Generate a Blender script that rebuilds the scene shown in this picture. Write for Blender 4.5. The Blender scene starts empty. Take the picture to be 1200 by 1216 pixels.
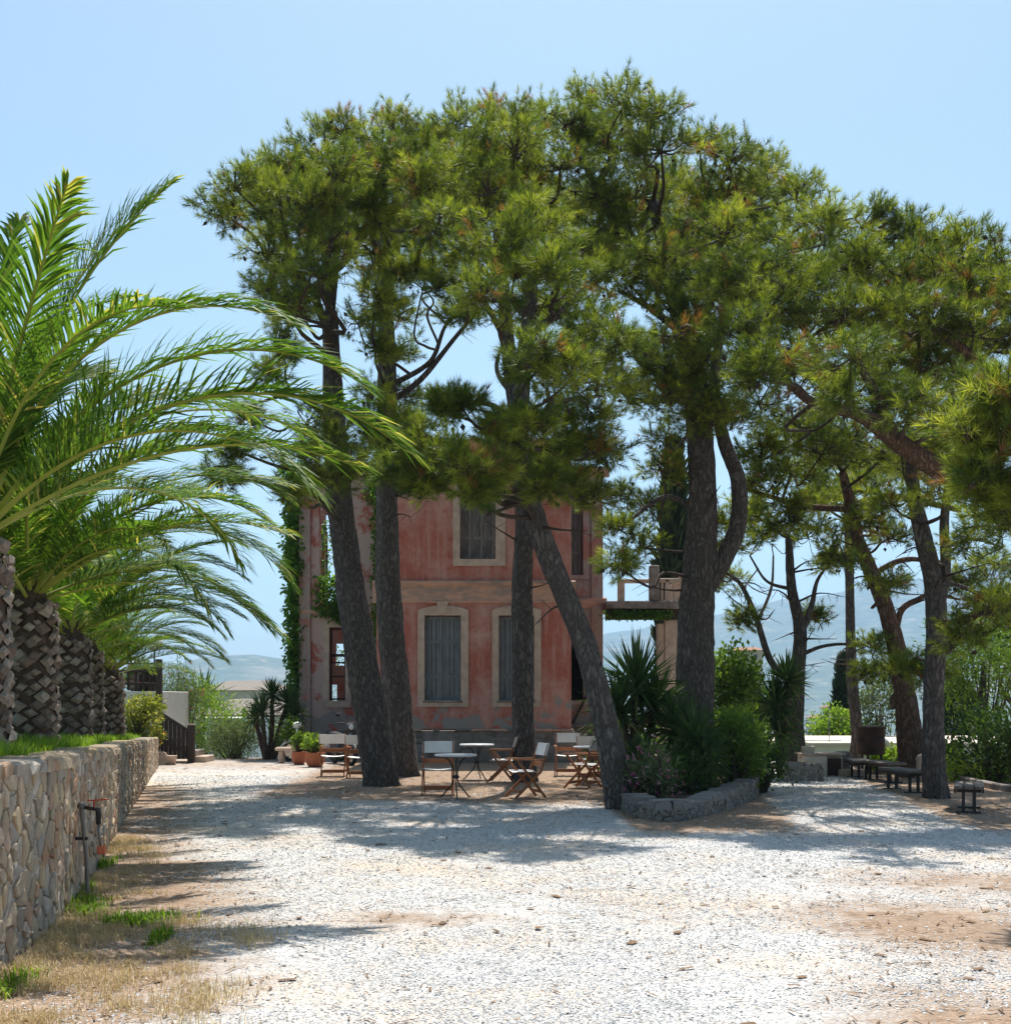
import bpy, math, random
import numpy as np
from mathutils import Vector, Matrix
R = math.radians
scene = bpy.context.scene
col = scene.collection

# ------------------------------------------------------------------ camera, sky, sun, exposure
FPX, CX, HY, CH = 1500.0, 600.0, 830.0, 1.65      # focal length in photo pixels, horizon row, eye height
cam_data = bpy.data.cameras.new('camera')
cam = bpy.data.objects.new('camera', cam_data); col.objects.link(cam)
cam.location = (0, 0, CH); cam.rotation_euler = (R(90), 0, 0)
cam_data.sensor_fit = 'HORIZONTAL'; cam_data.sensor_width = 36.0
cam_data.lens = 36.0 * FPX / 1200.0
cam_data.shift_y = (HY - 608.0) / 1200.0
cam_data.clip_start = 0.1; cam_data.clip_end = 40000
scene.camera = cam

SUN_EL, SUN_AZ = 65.0, 5.0                        # azimuth measured from +Y (straight ahead) towards +X
world = bpy.data.worlds.new('World'); scene.world = world; world.use_nodes = True
wn = world.node_tree.nodes; wl = world.node_tree.links
sky = wn.new('ShaderNodeTexSky'); sky.sky_type = 'NISHITA'; sky.sun_disc = False
sky.sun_elevation = R(SUN_EL); sky.sun_rotation = R(SUN_AZ)
sky.altitude = 100; sky.air_density = 1.0; sky.dust_density = 1.7; sky.ozone_density = 1.3
tint = wn.new('ShaderNodeMix'); tint.data_type = 'RGBA'; tint.blend_type = 'MULTIPLY'; tint.inputs[0].default_value = 1.0; tint.inputs[7].default_value = (.95, 1.06, .97, 1)
wl.new(sky.outputs[0], tint.inputs[6]); wl.new(tint.outputs[2], wn['Background'].inputs[0]); wn['Background'].inputs[1].default_value = 0.105
sun_data = bpy.data.lights.new('sun', 'SUN'); sun_data.energy = 4.7; sun_data.angle = R(0.53)
sun_data.color = (1.0, 0.95, 0.87)
sun = bpy.data.objects.new('sun', sun_data); col.objects.link(sun)
sdir = Vector((math.sin(R(SUN_AZ)) * math.cos(R(SUN_EL)), math.cos(R(SUN_AZ)) * math.cos(R(SUN_EL)), math.sin(R(SUN_EL))))
sun.rotation_euler = sdir.to_track_quat('Z', 'Y').to_euler(); sun.location = (0, 0, 60)
vs = scene.view_settings
vs.view_transform = 'Standard'; vs.look = 'None'; vs.gamma = 1.0; vs.exposure = 0.64
scene.cycles.use_denoising = True
scene.cycles.max_bounces = 8; scene.cycles.diffuse_bounces = 4; scene.cycles.transmission_bounces = 6
scene.cycles.volume_bounces = 1

# ------------------------------------------------------------------ helpers
def P(x, y, d): return Vector(((x - CX) / FPX * d, d, CH - (y - HY) / FPX * d))
def GD(y): return FPX * CH / (y - HY)              # distance of a ground pixel row
def G(x, y):
    d = GD(y); return Vector(((x - CX) / FPX * d, d, 0.0))

def link(o, parent=None):
    col.objects.link(o)
    if parent is not None: o.parent = parent
    return o
def tag(o, label, cat, group=None, kind=None):
    if label: o['label'] = label
    if cat: o['category'] = cat
    if group: o['group'] = group
    if kind: o['kind'] = kind
    return o
def thing(name, label, cat, loc=(0, 0, 0), rz=0.0, group=None):
    o = bpy.data.objects.new(name, None); col.objects.link(o)
    o.location = loc; o.rotation_euler = (0, 0, rz); o.empty_display_size = 0.2
    return tag(o, label, cat, group)
def copy_tree(src, parent=None):
    c = src.copy(); col.objects.link(c)
    if parent is not None: c.parent = parent
    for ch in list(src.children): copy_tree(ch, c)
    return c

def np_mesh(name, V, Fc, mats, mi=None, smooth=False, attr=None):
    V = np.asarray(V, dtype=np.float32).reshape(-1, 3); Fc = np.asarray(Fc, dtype=np.int32)
    m = bpy.data.meshes.new(name); k = Fc.shape[1]; nf = len(Fc)
    m.vertices.add(len(V)); m.vertices.foreach_set('co', V.ravel())
    m.loops.add(nf * k); m.loops.foreach_set('vertex_index', Fc.ravel())
    m.polygons.add(nf); m.polygons.foreach_set('loop_start', np.arange(0, nf * k, k, dtype=np.int32))
    m.polygons.foreach_set('use_smooth', np.full(nf, smooth))
    for mm in (mats if isinstance(mats, (list, tuple)) else [mats]): m.materials.append(mm)
    if mi is not None: m.polygons.foreach_set('material_index', np.asarray(mi, dtype=np.int32))
    if attr is not None:
        a = m.attributes.new('v', 'FLOAT', 'POINT'); a.data.foreach_set('value', np.asarray(attr, dtype=np.float32))
    m.update(calc_edges=True)
    return m
def nobj(name, V, Fc, mats, parent=None, **k):
    return link(bpy.data.objects.new(name, np_mesh(name, V, Fc, mats, **k)), parent)

class MB:
    """collects shapes and links them as one mesh object"""
    def __init__(s): s.v = []; s.f = []; s.m = []; s.s = []
    def add(s, vs, fs, mi=0, smooth=False):
        b = len(s.v); s.v += [tuple(p) for p in vs]
        for f in fs: s.f.append([i + b for i in f]); s.m.append(mi); s.s.append(smooth)
    def box(s, c, d, rz=0.0, mi=0, bev=0.0, rot=None):
        hx, hy, hz = d[0] / 2, d[1] / 2, d[2] / 2
        M = rot if rot is not None else Matrix.Rotation(rz, 3, 'Z')
        c = Vector(c)
        if bev <= 0:
            p = [(-hx, -hy, -hz), (hx, -hy, -hz), (hx, hy, -hz), (-hx, hy, -hz), (-hx, -hy, hz), (hx, -hy, hz), (hx, hy, hz), (-hx, hy, hz)]
            f = [(0, 3, 2, 1), (4, 5, 6, 7), (0, 1, 5, 4), (1, 2, 6, 5), (2, 3, 7, 6), (3, 0, 4, 7)]
            s.add([c + M @ Vector(q) for q in p], f, mi); return
        b = min(bev, hx * .9, hy * .9, hz * .9); p = []
        for z, i in ((-hz, b), (-hz + b, 0), (hz - b, 0), (hz, b)):
            x, y = hx - i, hy - i; k = b
            p += [(-x + k, -y, z), (x - k, -y, z), (x, -y + k, z), (x, y - k, z), (x - k, y, z), (-x + k, y, z), (-x, y - k, z), (-x, -y + k, z)]
        f = [tuple(range(7, -1, -1)), tuple(range(24, 32))]
        for r in range(3):
            for j in range(8): f.append((r * 8 + j, r * 8 + (j + 1) % 8, r * 8 + 8 + (j + 1) % 8, r * 8 + 8 + j))
        s.add([c + M @ Vector(q) for q in p], f, mi)
    def bar(s, a, b, w, h=None, mi=0, bev=0.0, up=(0, 0, 1)):
        a = Vector(a); b = Vector(b); h = w if h is None else h
        x = (b - a); L = x.length; x.normalize(); u = Vector(up)
        if abs(x.dot(u)) > .97: u = Vector((0, 1, 0))
        y = u.cross(x).normalized(); z = x.cross(y)
        s.box((a + b) / 2, (L, w, h), mi=mi, bev=bev, rot=Matrix((x, y, z)).transposed())
    def tube(s, pts, rad, sides=8, sub=1, mi=0, cap=True, rough=0.0, rng=None, smooth=True):
        pts = [Vector(p) for p in pts]
        if not isinstance(rad, (list, tuple)): rad = [rad] * len(pts)
        if sub > 1 and len(pts) > 2:
            q = [pts[0] * 2 - pts[1]] + pts + [pts[-1] * 2 - pts[-2]]; np_, nr = [], []
            for i in range(len(pts) - 1):
                p0, p1, p2, p3 = q[i:i + 4]
                for k in range(sub):
                    t = k / sub
                    np_.append(.5 * ((2 * p1) + (p2 - p0) * t + (2 * p0 - 5 * p1 + 4 * p2 - p3) * t * t + (3 * p1 - p0 - 3 * p2 + p3) * t ** 3))
                    nr.append(rad[i] * (1 - t) + rad[i + 1] * t)
            pts, rad = np_ + [pts[-1]], nr + [rad[-1]]
        n = len(pts); T = [(pts[min(i + 1, n - 1)] - pts[max(i - 1, 0)]).normalized() for i in range(n)]
        a = Vector((1, 0, 0)) if abs(T[0].x) < .8 else Vector((0, 1, 0))
        u = (a - T[0] * a.dot(T[0])).normalized(); vs = []
        for i in range(n):
            u = (u - T[i] * u.dot(T[i])).normalized(); w = T[i].cross(u)
            for j in range(sides):
                an = 2 * math.pi * j / sides; r = rad[i]
                if rough and rng: r *= 1 + rng.uniform(-rough, rough)
                vs.append(pts[i] + (u * math.cos(an) + w * math.sin(an)) * r)
        fs = [(i * sides + j, i * sides + (j + 1) % sides, (i + 1) * sides + (j + 1) % sides, (i + 1) * sides + j) for i in range(n - 1) for j in range(sides)]
        if cap: fs += [tuple(range(sides - 1, -1, -1)), tuple(range((n - 1) * sides, n * sides))]
        s.add(vs, fs, mi, smooth)
    def lathe(s, prof, sides=20, c=(0, 0, 0), mi=0, smooth=True):
        c = Vector(c); vs = [c + Vector((r * math.cos(2 * math.pi * j / sides), r * math.sin(2 * math.pi * j / sides), z)) for r, z in prof for j in range(sides)]
        n = len(prof)
        fs = [(i * sides + j, i * sides + (j + 1) % sides, (i + 1) * sides + (j + 1) % sides, (i + 1) * sides + j) for i in range(n - 1) for j in range(sides)]
        fs += [tuple(range(sides - 1, -1, -1)), tuple(range((n - 1) * sides, n * sides))]
        s.add(vs, fs, mi, smooth)
    def ball(s, c, r, mi=0, n=8, sq=(1, 1, 1)):
        prof = [(max(1e-3, r * math.sin(math.pi * i / n)), -r * math.cos(math.pi * i / n)) for i in range(n + 1)]
        b = len(s.v); s.lathe(prof, n * 2, (0, 0, 0), mi)
        for i in range(b, len(s.v)):
            v = s.v[i]; s.v[i] = (c[0] + v[0] * sq[0], c[1] + v[1] * sq[1], c[2] + v[2] * sq[2])
    def build(s, name, mats, parent=None):
        m = bpy.data.meshes.new(name); m.from_pydata(s.v, [], s.f)
        for mm in (mats if isinstance(mats, (list, tuple)) else [mats]): m.materials.append(mm)
        m.polygons.foreach_set('material_index', s.m); m.polygons.foreach_set('use_smooth', s.s); m.update()
        return link(bpy.data.objects.new(name, m), parent)
def one(kind, name, mats, parent, *a, **k):
    b = MB(); getattr(b, kind)(*a, **k); return b.build(name, mats, parent)

# ------------------------------------------------------------------ materials
MT = {}
def nt(name):
    m = bpy.data.materials.new(name); m.use_nodes = True; MT[name] = m
    t = m.node_tree; return m, t.nodes, t.links, t.nodes['Principled BSDF']
def ramp(n, l, src, stops):
    r = n.new('ShaderNodeValToRGB'); e = r.color_ramp.elements
    while len(e) < len(stops): e.new(.5)
    for el, (p, c) in zip(e, stops): el.position = p; el.color = (*c, 1)
    l.new(src, r.inputs[0]); return r
def coords(n, l, scale=(1, 1, 1), kind='Object'):
    tc = n.new('ShaderNodeTexCoord'); mp = n.new('ShaderNodeMapping'); mp.inputs['Scale'].default_value = scale
    l.new(tc.outputs[kind], mp.inputs[0]); return mp.outputs[0]
def noise(n, l, vec, scale, detail=6, rough=.6):
    t = n.new('ShaderNodeTexNoise'); t.inputs['Scale'].default_value = scale; t.inputs['Detail'].default_value = detail
    t.inputs['Roughness'].default_value = rough
    if vec is not None: l.new(vec, t.inputs['Vector'])
    return t.outputs[0]
def mix(n, l, fac, a, b, mode='MIX'):
    x = n.new('ShaderNodeMix'); x.data_type = 'RGBA'; x.blend_type = mode
    for s, v in ((0, fac), (6, a), (7, b)):
        if isinstance(v, (int, float)): x.inputs[s].default_value = v
        elif isinstance(v, tuple): x.inputs[s].default_value = (*v, 1)
        else: l.new(v, x.inputs[s])
    return x.outputs[2]
def bump(n, l, b, h, st, dist=.02):
    x = n.new('ShaderNodeBump'); x.inputs['Strength'].default_value = st; x.inputs['Distance'].default_value = dist
    l.new(h, x.inputs['Height']); l.new(x.outputs[0], b.inputs['Normal'])
def simple(name, c, c2=None, scale=6, rough=.7, bmp=.2, dist=.01, metal=0, stretch=(1, 1, 1), spec=.3, lo=.35, hi=.7):
    m, n, l, b = nt(name); v = coords(n, l, stretch); f = noise(n, l, v, scale)
    c2 = c2 or tuple(x * .6 for x in c)
    l.new(ramp(n, l, f, [(lo, c), (hi, c2)]).outputs[0], b.inputs['Base Color'])
    b.inputs['Roughness'].default_value = rough; b.inputs['Metallic'].default_value = metal
    b.inputs['Specular IOR Level'].default_value = spec
    if bmp: bump(n, l, b, noise(n, l, v, scale * 3), bmp, dist)
    return m
def leafmat(name, stops, trans=.4, rough=.5, spec=.3, tcol=None):
    """foliage: colour by the per-leaf attribute v, part of the light passes through"""
    m, n, l, b = nt(name); a = n.new('ShaderNodeAttribute'); a.attribute_name = 'v'
    r = ramp(n, l, a.outputs['Fac'], stops)
    l.new(r.outputs[0], b.inputs['Base Color']); b.inputs['Roughness'].default_value = rough
    b.inputs['Specular IOR Level'].default_value = spec
    t = n.new('ShaderNodeBsdfTranslucent'); ms = n.new('ShaderNodeMixShader'); ms.inputs[0].default_value = trans
    tc = mix(n, l, 1.0, r.outputs[0], tcol or (1.5, 1.6, .7), 'MULTIPLY'); l.new(tc, t.inputs[0])
    l.new(b.outputs[0], ms.inputs[1]); l.new(t.outputs[0], ms.inputs[2])
    l.new(ms.outputs[0], n['Material Output'].inputs[0]); return m

leafmat('needles', [(0, (.03, .055, .016)), (.4, (.095, .138, .026)), (.8, (.30, .34, .052)), (.93, (.40, .41, .08)), (.97, (.26, .13, .055))], .42, tcol=(1.6, 1.65, .6))
leafmat('palm_leaf', [(0, (.045, .095, .015)), (.6, (.10, .185, .025)), (.93, (.20, .26, .045)), (1, (.40, .36, .10))], .48, .55, .2)
leafmat('yucca_leaf', [(0, (.03, .06, .02)), (.7, (.06, .12, .03)), (1, (.22, .22, .08))], .25, .4, .5)
leafmat('leaf_dark', [(0, (.025, .05, .015)), (.7, (.06, .11, .025)), (1, (.12, .18, .04))], .35)
leafmat('leaf_mid', [(0, (.05, .09, .02)), (.6, (.10, .17, .03)), (1, (.20, .26, .06))], .45)
leafmat('leaf_bright', [(0, (.09, .15, .02)), (.6, (.17, .26, .035)), (1, (.32, .38, .08))], .5)
leafmat('leaf_olive', [(0, (.05, .08, .035)), (.6, (.11, .15, .07)), (1, (.22, .25, .14))], .35)
leafmat('leaf_variegated', [(0, (.06, .09, .015)), (.5, (.16, .18, .03)), (1, (.50, .46, .12))], .4)
leafmat('cypress', [(0, (.015, .03, .012)), (.7, (.03, .055, .02)), (1, (.05, .08, .03))], .15)
leafmat('ivy', [(0, (.04, .085, .012)), (.6, (.10, .20, .025)), (1, (.20, .32, .05))], .5)
leafmat('grass', [(0, (.10, .19, .015)), (.6, (.17, .29, .02)), (1, (.30, .38, .05))], .5, tcol=(1.3, 1.4, .6))
leafmat('dry_grass', [(0, (.40, .30, .15)), (.6, (.56, .44, .25)), (1, (.66, .55, .34))], .3, tcol=(1.1, 1.05, .8))
leafmat('petal_pink', [(0, (.55, .12, .25)), (.6, (.7, .25, .4)), (1, (.8, .5, .6))], .3, tcol=(1, 1, 1))
leafmat('petal_red', [(0, (.5, .03, .03)), (.6, (.65, .08, .06)), (1, (.75, .25, .2))], .3, tcol=(1, 1, 1))
simple('rachis', (.32, .34, .06), (.22, .26, .05), 5, .5, 0)
simple('palm_bark', (.05, .035, .026), (.13, .085, .06), 14, .95, .6, .03)
m, n, l, b = nt('palm_scar')
oi = n.new('ShaderNodeObjectInfo'); v = coords(n, l)
cc = ramp(n, l, oi.outputs['Random'], [(0, (.19, .14, .115)), (.5, (.36, .285, .235)), (1, (.58, .50, .43))])
l.new(mix(n, l, noise(n, l, v, 30), cc.outputs[0], (.08, .055, .04)), b.inputs['Base Color']); b.inputs['Roughness'].default_value = .9
bump(n, l, b, noise(n, l, v, 60), .5, .01)

def bark(name, c1, c2, c3, sc=7.0):
    m, n, l, b = nt(name); v = coords(n, l, (1, 1, .36))
    vo = n.new('ShaderNodeTexVoronoi'); vo.feature = 'DISTANCE_TO_EDGE'; vo.inputs['Scale'].default_value = sc
    nv = n.new('ShaderNodeTexNoise'); nv.inputs['Scale'].default_value = 9; l.new(v, nv.inputs['Vector'])
    add = n.new('ShaderNodeVectorMath'); add.operation = 'MULTIPLY_ADD'; add.inputs[1].default_value = (.34, .34, .34)
    l.new(nv.outputs['Color'], add.inputs[0]); l.new(v, add.inputs[2]); l.new(add.outputs[0], vo.inputs['Vector'])
    r = ramp(n, l, vo.outputs['Distance'], [(0, c1), (.12, c2), (.5, c3)])
    l.new(mix(n, l, noise(n, l, v, 24), r.outputs[0], c2), b.inputs['Base Color'])
    b.inputs['Roughness'].default_value = .95; b.inputs['Specular IOR Level'].default_value = .15
    h = n.new('ShaderNodeMath'); h.operation = 'MULTIPLY_ADD'; h.inputs[1].default_value = .3
    l.new(noise(n, l, v, 40), h.inputs[0]); mn = n.new('ShaderNodeMath'); mn.operation = 'MINIMUM'; mn.inputs[1].default_value = .25
    l.new(vo.outputs['Distance'], mn.inputs[0]); l.new(mn.outputs[0], h.inputs[2]); bump(n, l, b, h.outputs[0], 1.0, .09)
bark('bark', (.032, .027, .025), (.125, .108, .098), (.33, .29, .26), 9.5)
bark('bark_red', (.045, .028, .02), (.14, .09, .065), (.34, .23, .17), 9.5)
simple('deadwood', (.28, .23, .20), (.14, .11, .09), 12, .9, .4)
simple('twig', (.085, .062, .048), (.05, .036, .028), 12, .95, 0)
simple('cone', (.055, .038, .028), (.03, .022, .018), 30, .9, 0)

# plaster of the ruin: pink limewash, worn to pale plaster, rain streaks
def plaster(name, pink, worn, lo, hi, grey=(.30, .27, .25)):
    m, n, l, b = nt(name); v = coords(n, l); vs_ = coords(n, l, (4, 4, .35))
    f1 = noise(n, l, v, 1.1, 10, .68); f2 = noise(n, l, vs_, 1.6, 6, .7); f3 = noise(n, l, v, 9, 8, .75)
    base = mix(n, l, ramp(n, l, f3, [(.3, (0, 0, 0)), (.75, (1, 1, 1))]).outputs[0], pink, tuple(x * .66 for x in pink))
    base = mix(n, l, ramp(n, l, f2, [(.5, (0, 0, 0)), (.72, (.75, .75, .75))]).outputs[0], base, worn)
    base = mix(n, l, ramp(n, l, f1, [(lo, (0, 0, 0)), (hi, (.8, .8, .8))]).outputs[0], base, worn)
    sx = n.new('ShaderNodeSeparateXYZ'); l.new(v, sx.inputs[0])
    f4 = noise(n, l, v, 1.7, 6, .6)
    a = n.new('ShaderNodeMath'); a.operation = 'MULTIPLY_ADD'; a.inputs[1].default_value = -.22; l.new(sx.outputs[2], a.inputs[0]); l.new(f4, a.inputs[2])
    lowmask = ramp(n, l, a.outputs[0], [(.25, (0, 0, 0)), (.29, (1, 1, 1))])      # cement patches low on the wall
    base = mix(n, l, lowmask.outputs[0], base, grey)
    l.new(base, b.inputs['Base Color']); b.inputs['Roughness'].default_value = .95; b.inputs['Specular IOR Level'].default_value = .1
    bump(n, l, b, mix(n, l, .5, f1, f3), .45, .03)
plaster('pink_plaster', (.50, .165, .12), (.58, .37, .315), .43, .66)
plaster('grey_plaster', (.46, .38, .34), (.42, .17, .13), .52, .56)
plaster('wing_plaster', (.47, .14, .10), (.50, .41, .37), .46, .52)
simple('trim_stone', (.56, .43, .34), (.36, .275, .22), 4, .9, .4, .01, lo=.4, hi=.75)
simple('band_plaster', (.58, .34, .24), (.34, .25, .21), 2.2, .9, .4, .01, stretch=(1, 1, 3), lo=.42, hi=.62)
simple('plinth_stone', (.30, .26, .235), (.14, .115, .10), 2.6, .95, .9, .05, lo=.4, hi=.65)
simple('shutter_blue', (.20, .225, .245), (.12, .13, .14), 5, .75, .3, .004, stretch=(3, 3, .5), lo=.4, hi=.75)
simple('shutter_grey', (.23, .205, .19), (.10, .09, .085), 5, .8, .4, .004, stretch=(4, 4, .4), lo=.38, hi=.7)
simple('iron', (.03, .03, .032), (.06, .05, .045), 20, .6, .1, metal=.3)
simple('painted_inside_shade', (.05, .042, .04), (.03, .025, .022), 3, .95, .2)  # near-black wall colour, painted-in shade for the rooms behind the openings
simple('white_paint', (.80, .79, .76), (.66, .63, .58), 3, .7, .1)
simple('cream_paint', (.66, .58, .48), (.52, .44, .35), 3, .8, .1)
simple('canvas', (.84, .83, .81), (.74, .72, .69), 3, .85, .15, .004)
simple('chair_wood', (.36, .145, .06), (.22, .085, .038), 6, .5, .1, .003, stretch=(1, 1, 4))
simple('marble', (.74, .76, .80), (.58, .60, .64), 5, .3, 0, spec=.5)
simple('terracotta', (.45, .15, .07), (.34, .11, .055), 5, .8, .2)
simple('dark_wood', (.06, .042, .032), (.035, .025, .02), 8, .7, .2, stretch=(1, 1, 5))
simple('bench_wood', (.20, .17, .145), (.10, .085, .075), 7, .85, .4, .006, stretch=(.4, 4, 4))
simple('soil', (.14, .095, .065), (.08, .055, .04), 5, 1, .8, .03)
simple('rust', (.10, .06, .045), (.05, .035, .03), 4, .85, .3)
simple('pipe_metal', (.22, .21, .20), (.12, .11, .105), 14, .5, .2, metal=.5)
simple('red_paint', (.5, .07, .04), (.35, .05, .03), 9, .5, 0)
simple('orange_plastic', (.65, .18, .09), (.5, .13, .06), 9, .5, 0)
simple('blue_paint', (.03, .06, .32), (.02, .04, .2), 6, .5, 0)
simple('rubber', (.025, .025, .025), (.04, .04, .04), 12, .8, .1)
simple('scooter_white', (.75, .75, .76), (.68, .68, .7), 2, .25, 0, spec=.5)
simple('scooter_dark', (.05, .05, .055), (.08, .07, .07), 2, .3, 0, spec=.5)
simple('chrome', (.6, .6, .6), (.5, .5, .5), 4, .2, 0, metal=1)
simple('roof_tile', (.38, .19, .12), (.25, .13, .09), 6, .9, .4, .03)
simple('globe_white', (.85, .85, .85), (.8, .8, .8), 2, .3, 0)
simple('mortar', (.30, .26, .22), (.20, .17, .145), 10, 1, .8, .03)
def stonemat(name, stops, dirt=(.14, .115, .09)):
    m, n, l, b = nt(name); oi = n.new('ShaderNodeObjectInfo'); v = coords(n, l)
    a = n.new('ShaderNodeAttribute'); a.attribute_name = 'v'
    sm = n.new('ShaderNodeMath'); sm.operation = 'ADD'; l.new(oi.outputs['Random'], sm.inputs[0]); l.new(a.outputs['Fac'], sm.inputs[1])
    fr = n.new('ShaderNodeMath'); fr.operation = 'FRACT'; l.new(sm.outputs[0], fr.inputs[0])
    c = ramp(n, l, fr.outputs[0], stops); f = noise(n, l, v, 7, 9, .7)
    l.new(mix(n, l, ramp(n, l, f, [(.48, (0, 0, 0)), (.75, (.7, .7, .7))]).outputs[0], c.outputs[0], dirt), b.inputs['Base Color'])
    b.inputs['Roughness'].default_value = .92; b.inputs['Specular IOR Level'].default_value = .2; bump(n, l, b, noise(n, l, v, 18, 9, .7), .8, .025)
simple('wall_mortar', (.50, .45, .38), (.36, .32, .27), 9, 1, .8, .03)
stonemat('wall_stone', [(0, (.27, .235, .20)), (.2, (.47, .37, .26)), (.4, (.34, .305, .275)), (.55, (.56, .42, .26)), (.7, (.38, .295, .215)), (.85, (.43, .25, .155)), (1, (.54, .48, .41))], (.24, .20, .16))
stonemat('grey_stone', [(0, (.16, .15, .14)), (.5, (.27, .25, .23)), (1, (.21, .19, .17))], (.15, .13, .115))

# ground: crushed limestone, tan dust and pine litter by the painted wear attribute 'v' (0 gravel, 1 litter)
m, n, l, b = nt('gravel_ground')
v = coords(n, l); a = n.new('ShaderNodeAttribute'); a.attribute_name = 'v'
vo = n.new('ShaderNodeTexVoronoi'); vo.inputs['Scale'].default_value = 42; l.new(v, vo.inputs['Vector'])
st = ramp(n, l, vo.outputs['Color'], [(0, (.44, .435, .43)), (.35, (.54, .53, .52)), (.8, (.64, .63, .615))])
ed = ramp(n, l, vo.outputs['Distance'], [(.4, (1, 1, 1)), (.8, (.68, .65, .62))])
gr = mix(n, l, 1.0, st.outputs[0], ed.outputs[0], 'MULTIPLY')
gr = mix(n, l, ramp(n, l, noise(n, l, v, .55, 8, .65), [(.46, (0, 0, 0)), (.66, (.75, .75, .75))]).outputs[0], gr, (.55, .43, .315))
lit = ramp(n, l, noise(n, l, v, 16, 8, .75), [(.3, (.17, .105, .065)), (.55, (.31, .21, .14)), (.75, (.54, .42, .31))])
wob = n.new('ShaderNodeMath'); wob.operation = 'MULTIPLY_ADD'; wob.inputs[1].default_value = 1.0
l.new(noise(n, l, v, 2.6, 12, .8), wob.inputs[0]); l.new(a.outputs['Fac'], wob.inputs[2])
l.new(mix(n, l, ramp(n, l, wob.outputs[0], [(.68, (0, 0, 0)), (1.0, (.92, .92, .92))]).outputs[0], gr, lit.outputs[0]), b.inputs['Base Color'])
b.inputs['Roughness'].default_value = .95; b.inputs['Specular IOR Level'].default_value = .15
bump(n, l, b, vo.outputs['Distance'], .55, -.02)
# far land: dry scrub and pale fields
m, n, l, b = nt('far_land')
v = coords(n, l); f = noise(n, l, v, .02, 10, .7); f2 = noise(n, l, v, .0022, 8, .6)
c = ramp(n, l, f, [(.4, (.045, .07, .03)), (.55, (.10, .12, .055)), (.68, (.30, .25, .17))])
l.new(mix(n, l, ramp(n, l, f2, [(.52, (0, 0, 0)), (.68, (.7, .7, .7))]).outputs[0], c.outputs[0], (.34, .28, .20)), b.inputs['Base Color']); b.inputs['Roughness'].default_value = 1
simple('lawn_soil', (.10, .13, .03), (.16, .13, .06), 5, 1, .6, .02)
m, n, l, b = nt('gravel_chip'); a = n.new('ShaderNodeAttribute'); a.attribute_name = 'v'
l.new(ramp(n, l, a.outputs['Fac'], [(0, (.42, .415, .41)), (.25, (.53, .525, .52)), (.8, (.65, .64, .63)), (.9, (.68, .55, .43)), (1, (.42, .30, .21))]).outputs[0], b.inputs['Base Color'])
b.inputs['Roughness'].default_value = .9; b.inputs['Specular IOR Level'].default_value = .2
M = MT
# ------------------------------------------------------------------ terrain
WY = [-8, 3, 7.66, 9.07, 11.84, 17.2, 22.1, 30.9]; WX = [-2.5, -2.75, -3.06, -3.26, -3.88, -5.2, -6.38, -8.5]
TY = [-8, 3, 7.66, 9.4, 11.5, 16.3, 30.9]; TZ = [1.3, 1.28, 1.24, 1.19, 1.14, 1.02, .66]
def wall_x(y): return np.interp(y, WY, WX)
def wall_top(y): return np.interp(y, TY, TZ)
def sstep(a, b, x):
    t = np.clip((x - a) / (b - a), 0, 1); return t * t * (3 - 2 * t)
def fbm(x, y, f, seed=0, oct=5):
    r = np.random.default_rng(seed); s = 0; a = 1.0
    for _ in range(oct):
        for _k in range(3):
            an, ph = r.uniform(0, 6.28, 2); s = s + a / 3 * np.sin((x * math.cos(an) + y * math.sin(an)) * f + ph + 1.3 * np.sin((x * math.sin(an) - y * math.cos(an)) * f * .7 + ph * 2))
        f *= 2.1; a *= .52
    return s
def crest(X): return 35.0 + 12 * sstep(-7.0, -6.2, X) - 15.5 * sstep(7.0, 9.0, X)
def land(X, Y):
    c = crest(X); over = np.maximum(Y - c, 0)
    z = -np.minimum(over, 6) * .22 * sstep(0, 4, over) - .11 * np.maximum(over - 6, 0)
    z = np.maximum(z, -62 + 3 * fbm(X, Y, .004, 3))
    ridge = np.interp(X, [-6000, -1500, -800, 0, 480, 1200, 1600, 2000, 2600, 4500, 8000], [0, 20, 110, 270, 375, 500, 575, 640, 720, 760, 700])
    rel = sstep(2300, 6100, Y) * (ridge + 22 * fbm(X, Y, .0035, 7) + 14 * fbm(X, Y, .012, 8))
    hill = 140 * np.exp(-((X + 925) / 420) ** 2 - ((Y - 4000) / 700) ** 2) + 60 * np.exp(-((X + 1700) / 600) ** 2 - ((Y - 4200) / 700) ** 2) + 40 * np.exp(-((X + 350) / 400) ** 2 - ((Y - 4100) / 700) ** 2)
    hill = hill * (1 + .12 * fbm(X, Y, .006, 9))
    near = .012 * fbm(X, Y, 1.1, 1) * (1 - sstep(40, 60, Y))
    return z + rel + hill + near
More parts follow.
